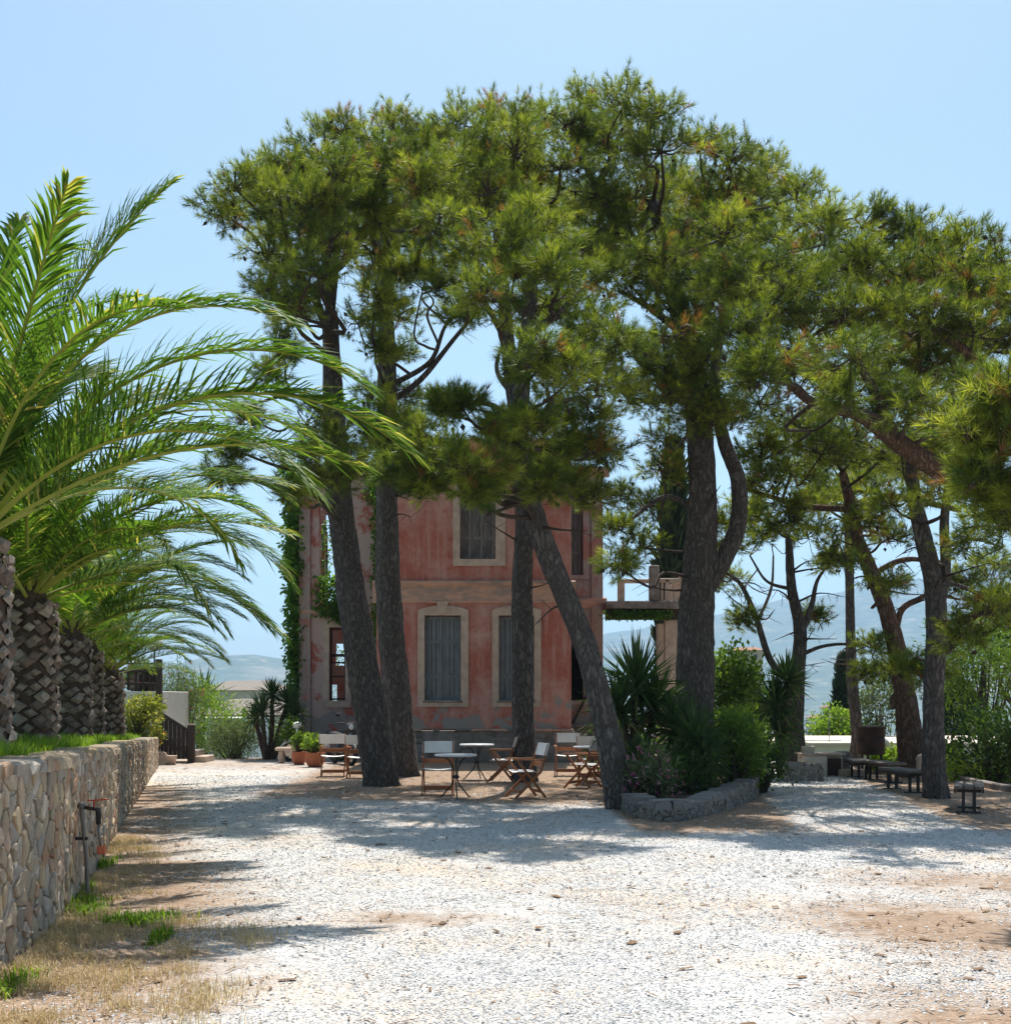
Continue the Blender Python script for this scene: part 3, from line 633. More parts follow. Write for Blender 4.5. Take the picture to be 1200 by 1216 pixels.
# balcony on the right wing
bz = zw(722); bx0, bx1 = WR, xw(806)
one('box', 'balcony_slab', M['plinth_stone'], house, ((bx0 + bx1) / 2, YW, bz), (bx1 - bx0, 2.6, .22), bev=.02)
one('box', 'balcony_beam', M['dark_wood'], house, ((bx0 + bx1) / 2 - .05, YW - 1.0, bz - .26), (bx1 - bx0 - .1, .22, .3))
for (x, y) in ((xw(791), YW - .9), (xw(791), YW + .9)): one('box', 'balcony_column', M['trim_stone'], house, (x, y, (bz - .41) / 2), (.36, .3, bz - .41), bev=.02)
one('box', 'balcony_pillar', M['plinth_stone'], house, (xw(771), YW - 1.1, bz + .62), (.28, .28, 1.02), bev=.03)
for x in (xw(733), xw(786), xw(803)): one('box', 'balcony_post', M['trim_stone'], house, (x, YW - 1.12, bz + .42), (.13 if x > xw(740) else .2, .14, .64), bev=.02)
one('ball', 'post_finial', M['trim_stone'], house, (xw(803), YW - 1.12, bz + .80), .1)
one('box', 'balcony_rail', M['trim_stone'], house, ((xw(733) + xw(771)) / 2, YW - 1.12, bz + .68), (xw(771) - xw(733) - .1, .14, .12), bev=.02)
one('box', 'balcony_rail', M['trim_stone'], house, ((xw(771) + xw(803)) / 2 + .02, YW - 1.12, bz + .70), (xw(803) - xw(771) - .1, .14, .12), bev=.02)
one('box', 'balcony_rail', M['trim_stone'], house, (bx1 - .1, YW + .1, bz + .70), (.14, 2.1, .12), bev=.02)
for i in range(4): one('box', 'baluster', M['trim_stone'], house, (bx1 - .1, YW - .6 + i * .5, bz + .38), (.1, .1, .54), bev=.02)
for x in (xw(780), xw(794)): one('box', 'baluster', M['trim_stone'], house, (x, YW - 1.12, bz + .38), (.08, .1, .54), bev=.02)
# ------------------------------------------------------------------ pines
def needle_template(seed, nn, length=.17, nl=.135, wid=.0085):
    r = np.random.default_rng(seed); V, F_ = [], []
    for i in range(nn):
        s = length * (r.random() ** .7); ph = r.uniform(0, 6.28); t = R(82 - 60 * s / length) + r.normal(0, .2)
        d = np.array([math.sin(t) * math.cos(ph), math.sin(t) * math.sin(ph), math.cos(t)]); q = nl * r.uniform(.75, 1.15)
        sd = np.cross(d, r.normal(size=3)); sd /= np.linalg.norm(sd); p = np.array([0, 0, s]); k = len(V)
        V += [p - sd * wid * .5, p + sd * wid * .5, p + d * q]; F_.append((k, k + 1, k + 2))
    return np.array(V), np.array(F_)
def basis(D, r):
    D = D / np.linalg.norm(D, axis=1, keepdims=True); a = r.normal(size=D.shape); U = np.cross(D, a); U /= np.linalg.norm(U, axis=1, keepdims=True)
    return U, np.cross(D, U), D
def scatter(T, pos, D, sc, r):
    """copies of the template variants T at pos, z axis along D"""
    U, W, D = basis(D, r); pick = r.integers(0, len(T), len(pos)); VV, FF, IX, off = [], [], [], 0
    for t, (tv, tf) in enumerate(T):
        s = np.where(pick == t)[0]
        if not len(s): continue
        v = (tv[None, :, 0, None] * U[s][:, None] + tv[None, :, 1, None] * W[s][:, None] + tv[None, :, 2, None] * D[s][:, None]) * sc[s][:, None, None] + pos[s][:, None]
        FF.append((tf[None] + (np.arange(len(s)) * len(tv))[:, None, None]).reshape(-1, 3) + off); off += len(s) * len(tv)
        VV.append(v.reshape(-1, 3)); IX.append(np.repeat(s, len(tv)))
    return np.concatenate(VV), np.concatenate(FF), np.concatenate(IX)
NT_NEAR = [needle_template(i, 34) for i in range(6)]
NT_FAR = [needle_template(20 + i, 24, wid=.0125) for i in range(6)]
def ridge_trunk(pts, rad, seed, sides=30, amp=.095, root_lobes=0):
    rng = random.Random(seed); b = MB(); b.tube(pts, rad, sides, sub=10, cap=True)
    ph = [rng.uniform(0, 6.28) for _ in range(8)]; n_ = len(b.v) // sides; V = b.v
    for i in range(n_):
        c = Vector((0, 0, 0))
        for j in range(sides): c += Vector(V[i * sides + j])
        c /= sides
        for j in range(sides):
            a = 2 * math.pi * j / sides; z = c.z
            f = 1 + amp * (math.sin(7 * a + 2.2 * math.sin(z * 1.9 + ph[0]) + ph[1]) * .5 + math.sin(11 * a + 3 * math.sin(z * 3.1 + ph[2]) + z * 2) * .45 + .8 * math.sin(2 * a + z * 1.1 + ph[3]) * .7) + rng.uniform(-.03, .03) + .30 * math.exp(-max(0, z + .1) / .22) * math.sin(5 * a + ph[4]) * (root_lobes)
            V[i * sides + j] = tuple(c + (Vector(V[i * sides + j]) - c) * f)
    return b
def pine(label, trunk, limbs, clumps, seed, d0, dens=1.0, near=True, barkm='bark', stubs=6, loc=None, group='pines shading the court', brown=.03, tuft=1.0, fwd=-.6, dsp=1.7):
    """trunk, limbs: lists of (px, py, width px[, depth]); clumps: (px, py, radius px[, depth offset])"""
    r = np.random.default_rng(seed); rng = random.Random(seed)
    base = P(*trunk[0][:2], trunk[0][3] if len(trunk[0]) > 3 else d0); base.z = 0
    root = thing('pine_tree', label, 'pine tree', base, group=group)
    def poly(L): return [P(q[0], q[1], q[3] if len(q) > 3 else d0) - base for q in L], [q[2] * .43 / FPX * (q[3] if len(q) > 3 else d0) for q in L]
    pts, rad = poly(trunk); pts[0].z = -.12
    foot = pts[0].lerp(pts[1], .10); pts.insert(1, foot); rad = [rad[0] * 1.45, rad[0] * 1.04] + rad[1:]
    b = ridge_trunk(pts, rad, seed, root_lobes=1); b.build('trunk', M[barkm], root)
    skel = [(p, q) for p, q in zip(pts, rad)]
    dense = []
    def densify(ps, rs):
        for (a, ra), (c, rc) in zip(zip(ps, rs), zip(ps[1:], rs[1:])):
            for k in range(6): dense.append((a.lerp(c, k / 6), ra + (rc - ra) * k / 6))
        dense.append((ps[-1], rs[-1]))
    densify(pts, rad)
    for L in limbs:
        lp, lr = poly(L); b = ridge_trunk(lp, lr, rng.randrange(9999), 12, .05); b.build('limb', M[barkm if L[0][2] > 5 else 'deadwood'], root); densify(lp, lr)
    dense = [(p, q) for p, q in dense if p.z > 2.2]
    bw = MB(); tp, td, tsub = [], [], []; coneP = []
    for cl in clumps:
        px, py, rp = cl[:3]; dd = d0 + (cl[3] if len(cl) > 3 else r.normal(fwd, dsp)); c = P(px, py, dd) - base; R_ = rp * dd / FPX
        # branch from the skeleton to the clump
        best = min(dense, key=lambda q: (q[0] - c).length + 1.2 * max(0, q[0].z - c.z + .1))
        a, ra = best; dv_ = c - a; L_ = dv_.length; j3 = lambda s: Vector((r.normal(0, s), r.normal(0, s), r.normal(0, s))) * L_
        br = min(ra * .55, .012 + .02 * R_ + .006 * L_)
        bw.tube([a, a + dv_ * .3 + j3(.05), a + dv_ * .65 + j3(.05) - Vector((0, 0, .05 * L_)), c], [br * 1.2, br, br * .75, br * .45], 6, sub=4)
        ns = max(8, int(22 * (R_ / .8) ** 1.6)); nt_ = max(5, int(15 * dens))
        for k in range(ns):
            v = r.normal(size=3); v /= np.linalg.norm(v)
            if v[2] < -.25 and r.random() < .55: v[2] *= -.6
            q = R_ * r.uniform(.45, .98) * (1 + .22 * math.sin(v[0] * 4 + v[1] * 3 + seed)); sub = np.array(c) + v * q * np.array([1.0, 1.0, .78])
            sv = Vector(sub); bw.tube([c, c.lerp(sv, .5) + Vector((r.normal(0, .05), r.normal(0, .05), r.normal(0, .06))), sv], [br * .45, .014, .007], 4, sub=2, cap=False, smooth=False)
            sp = .10 + .085 * R_; t = sub + np.clip(r.normal(0, 1, (nt_, 3)), -1.9, 1.9) * sp * np.array([1, 1, .75])
            fi = np.linalg.norm((t - np.array(c)) / np.array([1, 1, .8]), axis=1) / R_; t = t[(fi > .62) | (r.random(nt_) < .62)]; nq = len(t)
            if not nq: continue
            tp.append(t); o_ = (t - np.array(c)); o_ /= np.maximum(np.linalg.norm(o_, axis=1, keepdims=True), .05)
            l_ = (t - sub) / sp; td.append(.5 * o_ + .4 * l_ + r.normal(0, .32, (nq, 3)) + np.array([0, 0, .4])); tsub.append(np.full(nq, r.random() if r.random() > .022 else 9.0))
            if r.random() < .55: coneP.append(sub + r.normal(0, .1, 3) - np.array([0, 0, .1]))
    tp = np.concatenate(tp); td = np.concatenate(td); tsub = np.concatenate(tsub)
    sc = r.uniform(.75, 1.2, len(tp)) * tuft
    V, F_, IX = scatter(NT_NEAR if near else NT_FAR, tp - td / np.linalg.norm(td, axis=1, keepdims=True) * .1, td, sc, r)
    va = np.clip(.08 + .5 * tsub + .36 * r.random(len(tp)) , 0, .93); va[r.random(len(tp)) < brown * .5] = 1.0; va[(tsub > 2) & (r.random(len(tp)) < .75)] = 1.0
    cr = nobj('crown', V, F_, M['needles'], root, attr=va[IX]); cr['kind'] = 'stuff'
    # fine twigs under each tuft
    tt = np.array([(.006, 0, 0), (-.003, .005, 0), (-.003, -.005, 0), (0, 0, .22)]); tfc = np.array([(0, 1, 3), (1, 2, 3), (2, 0, 3)])
    V2, F2, _ = scatter([(tt, tfc)], tp - td / np.linalg.norm(td, axis=1, keepdims=True) * .14, td, sc, r)
    for s_ in range(stubs):
        a, ra = dense[rng.randrange(len(dense))] if rng.random() < .5 else dense[rng.randrange(max(1, len(dense) // 2))]
        v = Vector((rng.uniform(-1, 1), rng.uniform(-1, .4), rng.uniform(-.2, .5))).normalized(); L = rng.uniform(.3, 1.3)
        p1 = a + v * L * .5 + Vector((0, 0, rng.uniform(-.1, .1))); p2 = a + v * L + Vector((rng.uniform(-.2, .2), 0, rng.uniform(-.25, .15)))
        bw.tube([a, p1, p2], [min(.03, ra * .35), .016, .005], 5, sub=3)
        for q in range(3): e = p1.lerp(p2, rng.random()); bw.tube([e, e + Vector((rng.uniform(-.3, .3), rng.uniform(-.3, .3), rng.uniform(-.25, .2)))], [.007, .003], 4)
    o = bw.build('branchwork', M['twig'], root); o['kind'] = 'stuff'
    ob = nobj('twig_growth', V2, F2, M['twig'], root); ob['kind'] = 'stuff'
    if coneP:
        cp = np.array(coneP); ct = np.array([(.032, 0, 0), (0, .032, 0), (-.032, 0, 0), (0, -.032, 0), (0, 0, .06), (0, 0, -.04)]); cf_ = np.array([(0, 1, 4), (1, 2, 4), (2, 3, 4), (3, 0, 4), (1, 0, 5), (2, 1, 5), (3, 2, 5), (0, 3, 5)])
        V3, F3, _ = scatter([(ct, cf_)], cp, r.normal(size=cp.shape) - np.array([0, 0, 1.2]), r.uniform(.8, 1.3, len(cp)), r)
        ob = nobj('cone_crop', V3, F3, M['cone'], root); ob['kind'] = 'stuff'
    return root

pine('stout dark pine leaning left in front of the ruin\'s ivy window', [(455, 933, 46), (440, 850, 42), (427, 770, 40), (415, 690, 39), (405, 610, 36), (398, 520, 30), (394, 440, 24), (392, 370, 20)],
     [[(393, 400, 14), (375, 345, 12), (410, 310, 9), (440, 265, 6)], [(392, 370, 15), (388, 300, 12), (360, 240, 8), (300, 235, 4)], [(396, 500, 9), (350, 470, 6), (300, 480, 3)], [(392, 370, 14), (400, 290, 10), (405, 220, 6)]],
     [(262, 252, 26), (280, 225, 36), (318, 205, 36), (305, 255, 32), (345, 215, 42), (352, 270, 44), (335, 315, 36), (345, 350, 28), (385, 185, 40), (395, 235, 48), (390, 290, 36), (420, 255, 40), (370, 325, 30),
      (322, 445, 24), (300, 498, 22), (265, 562, 20), (280, 535, 18), (365, 505, 28), (395, 530, 34, -1.2), (360, 545, 28), (420, 555, 34, -1.5), (400, 570, 26, -1.4), (345, 585, 18), (330, 235, 40, -3.5), (370, 250, 44, -3.8), (400, 210, 40, -4), (350, 250, 40, 4), (385, 265, 40, 5), (335, 225, 34, 3), (410, 235, 40, 6), (318, 300, 30), (322, 345, 30), (345, 385, 26), (330, 410, 22), (365, 355, 28, -1)], 101, 24.0, fwd=-1.4, dsp=2.0)
pine('pine with a hollow scarred trunk and broken stubs before the pink wall', [(482, 922, 40), (474, 850, 37), (465, 760, 34), (460, 670, 32), (459, 590, 30), (460, 500, 27), (459, 420, 23), (457, 330, 18)],
     [[(462, 590, 9), (490, 580, 7), (505, 572, 4)], [(459, 480, 10), (500, 450, 8), (545, 395, 6), (590, 345, 3)], [(459, 460, 9), (510, 430, 7), (530, 385, 5), (560, 365, 3)], [(457, 340, 14), (470, 270, 10), (500, 210, 6)], [(457, 335, 12), (445, 260, 9), (430, 190, 5)]],
     [(408, 160, 30), (438, 165, 38), (425, 205, 38), (470, 155, 34), (460, 205, 46), (505, 175, 38), (500, 225, 44), (455, 255, 44), (495, 275, 42), (440, 300, 38), (480, 325, 38), (450, 355, 34), (425, 385, 26), (475, 375, 30), (445, 415, 26), (475, 420, 22),
      (440, 470, 24), (470, 500, 30, -1), (455, 530, 30, -1), (430, 505, 24), (485, 535, 28, -1), (500, 505, 22, -1.5), (450, 200, 44, -5), (490, 200, 44, -5.5), (440, 250, 40, -5), (440, 290, 40, 3), (475, 265, 40, 4), (500, 230, 40, 5), (460, 335, 34, 3), (505, 330, 26), (515, 295, 30), (480, 470, 22), (500, 560, 22, -1)], 102, 27.0, stubs=10, fwd=-2.2, dsp=2.2)
pine('upright dark pine rising beside folding chairs in front of the shuttered windows', [(623, 930, 34), (621, 860, 29), (620, 780, 28), (620, 700, 27), (622, 620, 25), (618, 530, 22), (606, 440, 19), (598, 350, 16), (590, 270, 13)],
     [[(597, 340, 11), (560, 270, 9), (545, 200, 6)], [(590, 280, 12), (610, 220, 9), (640, 180, 6)]],
     [(535, 155, 36), (565, 150, 38), (600, 150, 38), (640, 160, 40), (530, 205, 42), (575, 200, 46), (620, 205, 46), (545, 250, 42), (590, 250, 42), (665, 200, 36), (520, 265, 34), (640, 245, 36), (560, 190, 44, -4.5), (610, 180, 44, -4.5), (580, 230, 44, -5), (545, 235, 40, 5), (590, 215, 40, 6), (630, 225, 40, 6), (565, 265, 36, 4), (650, 265, 36, 5), (700, 300, 36, 6)], 103, 25.0, fwd=-1.6, dsp=2.0)
pine('bent grey pine leaning over the court from the planter corner', [(736, 962, 37), (727, 900, 36), (712, 830, 33), (692, 760, 32), (668, 700, 31), (645, 645, 31), (625, 585, 30), (615, 525, 27), (618, 460, 24), (626, 395, 20), (632, 330, 15)],
     [[(628, 380, 13), (595, 340, 10), (570, 320, 6)], [(625, 400, 13), (665, 370, 10), (690, 345, 6)], [(616, 500, 9), (580, 480, 7), (545, 480, 4)], [(615, 520, 10), (660, 480, 8), (710, 470, 5)], [(617, 480, 8), (590, 440, 6), (600, 400, 4)]],
     [(565, 310, 34, -.5), (595, 290, 42, -1), (635, 280, 44, -.6), (610, 330, 44, -1), (655, 320, 42), (575, 350, 32), (685, 345, 34), (630, 370, 40), (665, 375, 36), (705, 385, 34), (700, 425, 36), (735, 410, 30), (650, 420, 34), (680, 450, 34), (720, 455, 30), (625, 440, 24), (660, 490, 34), (635, 500, 26), (700, 500, 34), (690, 540, 30), (660, 530, 26),
      (490, 545, 26, -2.2), (515, 535, 32, -2.2), (545, 555, 32, -2.6), (570, 550, 28, -2.4), (545, 480, 22, -1.5), (525, 490, 18, -1.5), (585, 505, 20), (470, 560, 22, -2), (600, 560, 26, 1.5), (640, 555, 28, 1.5), (680, 570, 26, 1.5), (700, 585, 20, 2), (720, 530, 28, 1), (600, 520, 24, -.8), (540, 335, 28), (548, 375, 22), (500, 578, 22, -2), (560, 585, 20, -2.4), (592, 565, 22, -2), (650, 575, 22, -1)], 104, 19.0, dens=1.15, barkm='bark')
pine('massive forked pine standing among the yuccas of the planter', [(822, 908, 54), (824, 840, 51), (826, 770, 48), (828, 700, 47), (833, 630, 44), (833, 560, 38), (828, 490, 33), (815, 410, 30), (795, 320, 24), (775, 240, 16)],
     [[(832, 705, 32), (858, 665, 27), (876, 620, 24), (876, 570, 22), (858, 520, 19), (848, 450, 15), (860, 370, 10)], [(800, 340, 17), (745, 290, 12), (705, 220, 8)], [(790, 300, 16), (840, 240, 12), (885, 210, 7)], [(825, 480, 14), (785, 450, 9), (755, 425, 6)], [(834, 610, 10), (790, 590, 7), (745, 620, 4)], [(815, 400, 12), (770, 365, 9), (735, 345, 5)]],
     [(670, 150, 32), (700, 130, 36), (740, 125, 38), (775, 140, 34), (690, 180, 44), (735, 180, 48), (785, 180, 44), (830, 170, 34), (705, 235, 46), (755, 235, 50), (810, 225, 48), (865, 190, 38), (905, 195, 30), (860, 235, 44), (905, 235, 40), (945, 235, 34), (955, 265, 30), (700, 285, 40), (755, 290, 40), (810, 285, 46), (860, 285, 46), (905, 285, 42), (785, 340, 34), (835, 340, 42), (715, 325, 28), (690, 300, 32),
      (800, 400, 36), (840, 395, 40), (770, 425, 30), (810, 450, 40), (850, 450, 38), (775, 480, 28), (825, 500, 38), (860, 500, 34), (790, 520, 26), (745, 590, 24), (735, 630, 24), (760, 650, 26), (730, 670, 20), (770, 600, 22), (785, 560, 22), (745, 470, 24), (720, 250, 44, 5), (770, 250, 44, 6), (820, 270, 44, 5), (870, 270, 40, 5), (900, 250, 40, 4), (730, 300, 36, 6), (790, 300, 40, 6), (840, 310, 40, 5), (690, 240, 40, 4), (880, 310, 40, 6), (818, 470, 36, -1.9), (838, 425, 40, -2.2), (800, 375, 40, -2.2), (845, 345, 40, -2.4), (785, 310, 40, -2), (745, 335, 34, -1.6), (850, 490, 30, -1.6), (790, 440, 32, -2)], 105, 23.0, dens=1.0)
pine('spreading pine with a heavy reddish limb reaching over the shaded path', [(1330, 1010, 52, 18.0), (1325, 900, 48, 18.0), (1310, 780, 46, 18.0), (1280, 680, 44, 18.0), (1250, 610, 42, 18.0), (1235, 520, 34, 18.0), (1245, 450, 26, 18.0), (1250, 400, 16, 18.0)],
     [[(1255, 620, 34), (1190, 590, 32), (1120, 560, 30), (1065, 525, 25), (1020, 492, 20), (965, 478, 13), (920, 440, 8)], [(1065, 525, 16), (1030, 450, 12), (990, 380, 8)], [(1240, 505, 20), (1150, 420, 14), (1080, 370, 8)], [(1020, 492, 12), (960, 400, 9), (930, 340, 6)]],
     [(860, 345, 36, .5), (895, 330, 42, .5), (940, 300, 44, 1), (985, 275, 40, 1.5), (1025, 270, 36, 2), (1060, 285, 36, 1.8), (1105, 285, 34, 1.6), (1145, 300, 38, 1.4), (1190, 310, 40, 1.2), (915, 365, 44, 0), (965, 340, 48, .3), (1010, 320, 46, .6), (1060, 325, 46, .8), (1110, 330, 46, .6), (1165, 350, 46, .4), (1215, 360, 46, 0), (885, 395, 32, -.3), (1000, 375, 46, -.2), (1050, 375, 46, -.2), (1105, 385, 48, -.2), (1155, 400, 46, -.3), (1195, 410, 44), (915, 430, 28, -1), (895, 445, 22, -1.2), (945, 430, 28, -.6), (1010, 425, 40), (1060, 430, 42), (1110, 440, 42), (1160, 455, 40), (1000, 470, 26), (1085, 480, 34), (1130, 495, 32), (1060, 480, 26), (1170, 500, 30), (1205, 460, 40), (900, 350, 40, 5), (950, 330, 40, 6), (1000, 320, 40, 6), (1050, 320, 40, 7), (1100, 330, 40, 7), (1150, 340, 40, 7), (920, 400, 40, 6), (980, 390, 40, 7), (1040, 390, 40, 8), (1100, 400, 40, 8), (1160, 410, 40, 7), (960, 450, 36, 7), (1030, 450, 40, 8), (1100, 460, 40, 8), (900, 480, 34, 7), (950, 510, 34, 7), (1010, 520, 36, 8), (1080, 530, 36, 8), (1140, 540, 34, 7), (900, 550, 30, 8)], 106, 18.0, dens=1.0, barkm='bark_red')
pine('pine showing only a bright fringe of drooping needles at the court edge', [(1560, 1190, 60, 9.2), (1540, 900, 54, 9.2), (1490, 700, 46, 9.4), (1420, 560, 36, 9.8), (1370, 480, 26, 10)],
     [[(1440, 590, 24, 9.6), (1340, 560, 18, 9.8), (1250, 560, 12, 10), (1190, 575, 7, 10.2)], [(1340, 560, 14, 9.8), (1260, 500, 10, 10), (1200, 480, 6, 10.2)]],
     [(1172, 515, 34, 0), (1195, 475, 34, 0), (1205, 540, 44, 0), (1170, 570, 30, 0), (1205, 605, 40, 0), (1235, 500, 50, 0), (1250, 570, 50, 0), (1300, 480, 60, 0), (1320, 560, 60, 0)], 107, 10.2, dens=1.3, brown=.06, tuft=.85)
pine('slender pine forking into three crooked limbs beside the planter path', [(945, 912, 30), (943, 860, 25), (946, 800, 22), (950, 750, 18), (940, 700, 13), (936, 640, 9)],
     [[(945, 815, 12), (915, 785, 10), (898, 735, 8), (880, 695, 6), (862, 680, 3)], [(950, 755, 11), (963, 720, 8), (970, 690, 5), (985, 668, 3)], [(946, 780, 7), (975, 768, 5), (1005, 765, 4), (1025, 770, 2.5)], [(898, 740, 5), (915, 700, 4), (918, 660, 2.5)], [(940, 700, 6), (910, 690, 4), (890, 660, 2.5)]],
     [(868, 690, 18), (880, 735, 16), (870, 650, 18), (905, 640, 26), (935, 620, 28), (925, 600, 26), (960, 640, 24), (900, 615, 22), (985, 665, 16), (970, 730, 14), (885, 600, 24), (960, 600, 26), (860, 620, 20)], 108, 28.0, near=False, stubs=16)
pine('straight thin pine behind the rusty tank', [(1013, 915, 16), (1017, 870, 15), (1011, 800, 14), (1009, 730, 13), (1008, 660, 12), (1005, 600, 9)],
     [[(1010, 815, 3), (1025, 805, 2.4), (1035, 810, 1.5)]],
     [(1005, 590, 30), (980, 600, 26), (1030, 585, 30), (1000, 630, 22), (965, 570, 30), (1015, 555, 30), (1050, 560, 30), (985, 550, 30)], 109, 31.0, near=False, stubs=8)
pine('thick curved pine with a sawn-off limb beyond the benches', [(1082, 925, 32), (1078, 860, 32), (1070, 800, 26), (1058, 745, 24), (1045, 705, 22), (1030, 670, 20), (1018, 640, 17), (1010, 600, 15), (1000, 560, 10)],
     [[(1019, 650, 15), (1017, 630, 14), (1016, 614, 13)], [(1062, 760, 9), (1070, 725, 9), (1090, 712, 8), (1105, 706, 5), (1140, 712, 3)], [(1035, 683, 8), (1062, 668, 8), (1085, 664, 7), (1110, 670, 4)], [(1070, 820, 10), (1060, 830, 9), (1061, 842, 8)], [(1010, 600, 10), (1060, 590, 10), (1140, 606, 7)], [(1010, 605, 9), (950, 600, 8), (885, 580, 5)]],
     [(1040, 770, 24), (1055, 800, 26), (1025, 800, 18), (1050, 690, 22), (1000, 660, 20), (1060, 640, 26), (1030, 620, 24), (900, 570, 30), (935, 555, 34), (975, 540, 34), (1010, 530, 34), (1045, 545, 32), (905, 530, 32), (930, 510, 30), (975, 500, 30), (1080, 560, 34)], 110, 26.5, near=False, stubs=14, barkm='bark_red')
pine('dark double-stemmed pine beside the low benches', [(1111, 952, 33), (1108, 890, 30), (1108, 820, 28), (1112, 750, 28), (1108, 690, 26), (1096, 640, 22), (1085, 590, 18), (1080, 530, 12)],
     [[(1112, 735, 16), (1122, 680, 15), (1121, 620, 13), (1128, 550, 9)], [(1122, 690, 6), (1150, 700, 6), (1172, 715, 4), (1185, 730, 2.5)], [(1122, 650, 6), (1155, 640, 5), (1190, 650, 3)]],
     [(1080, 790, 22, 1.5), (1100, 800, 26, 1), (1150, 690, 30), (1180, 670, 34), (1165, 730, 34), (1140, 760, 26), (1190, 720, 32), (1150, 640, 32), (1190, 610, 34), (1120, 590, 34), (1150, 570, 32), (1085, 540, 34), (1120, 530, 34), (1165, 540, 30), (1060, 600, 24)], 111, 21.0, stubs=10)

# ------------------------------------------------------------------ palms
def frond_mesh(name, L, e0, e1, seed, pw=1.5, leaf=.52, nside=125):
    r = np.random.default_rng(seed); N = 26; t = np.linspace(0, 1, N); el = np.radians(e0 + (e1 - e0) * t ** pw)
    dx = np.cos(el) * L / (N - 1); dz = np.sin(el) * L / (N - 1)
    x = np.concatenate([[0], np.cumsum(dx[:-1])]); z = np.concatenate([[0], np.cumsum(dz[:-1])]); sway = .10 * L * t ** 2 * r.uniform(-1, 1)
    V, F_, mi, A = [], [], [], []
    for i in range(N):                                   # rachis, three-sided
        w = .034 * (1 - t[i]) ** .8 + .004; tx, tz = math.cos(el[i]), math.sin(el[i])
        w *= .72; V += [(x[i], sway[i] - w, z[i]), (x[i], sway[i] + w, z[i]), (x[i] + tz * w * 1.1, sway[i], z[i] - tx * w * 1.1)]; A += [.5] * 3
    for i in range(N - 1):
        for j in range(3): a, b_ = i * 3 + j, i * 3 + (j + 1) % 3; F_ += [(a, b_, b_ + 3), (a, b_ + 3, a + 3)]; mi += [1, 1]
    for sgn in (-1, 1):
        for q in range(nside):
            if r.random() < .05: continue
            tt = .13 + .87 * ((q + r.uniform(-.3, .3)) / nside); tt = min(max(tt, .12), .995)
            cx_, cz_, cy_ = np.interp(tt, t, x), np.interp(tt, t, z), np.interp(tt, t, sway); e = np.interp(tt, t, el)
            T = np.array([math.cos(e), 0, math.sin(e)]); S = np.array([0, sgn, 0]); Nn = np.array([-math.sin(e), 0, math.cos(e)])
            ll_ = leaf * (.35 + .65 * math.sin(math.pi * min(1, (.1 + tt * .82)) ) ** .8) * r.uniform(.88, 1.1) * (1 if tt < .9 else .8)
            an = R(62 - 34 * tt + r.normal(0, 7)); D = T * math.cos(an) + S * math.sin(an) * .86 + Nn * (.42 + r.normal(0, .17)) * (1 - .35 * tt)
            D /= np.linalg.norm(D); Wd = np.cross(D, Nn + S * .4); Wd /= np.linalg.norm(Wd); w = .0125
            p = np.array([cx_, cy_, cz_]); m_ = p + D * ll_ * .5; tip = p + D * ll_ + np.array([0, 0, -.16 * ll_ * (.6 + .8 * tt)])
            k = len(V); V += [tuple(p - Wd * w * .6), tuple(p + Wd * w * .6), tuple(m_ - Wd * w), tuple(m_ + Wd * w), tuple(tip)]
            F_ += [(k, k + 1, k + 3), (k, k + 3, k + 2), (k + 2, k + 3, k + 4)]; mi += [0, 0, 0]; A += [r.uniform(.1, .85) if r.random() > .05 + .12 * (tt > .9) else 1.0] * 5
    return np_mesh(name, V, F_, [M['palm_leaf'], M['rachis']], mi=mi, attr=A)
scar_mesh = None
def make_scar():
    b = MB(); w, h, d = .085, .06, .055
    V = [(-w, 0, 0), (0, -.02, -h), (w, 0, 0), (0, -.01, h), (-w * .55, -d, h * .18), (0, -d * .75, -h * .5), (w * .55, -d, h * .18), (0, -d * .9, h * .72)]
    b.add(V, [(4, 5, 6, 7), (0, 1, 5, 4), (1, 2, 6, 5), (2, 3, 7, 6), (3, 0, 4, 7)])
    m = bpy.data.meshes.new('leaf_base'); m.from_pydata(b.v, [], b.f); m.materials.append(M['palm_scar']); return m
scar_mesh = make_scar()
fr_lib = {}
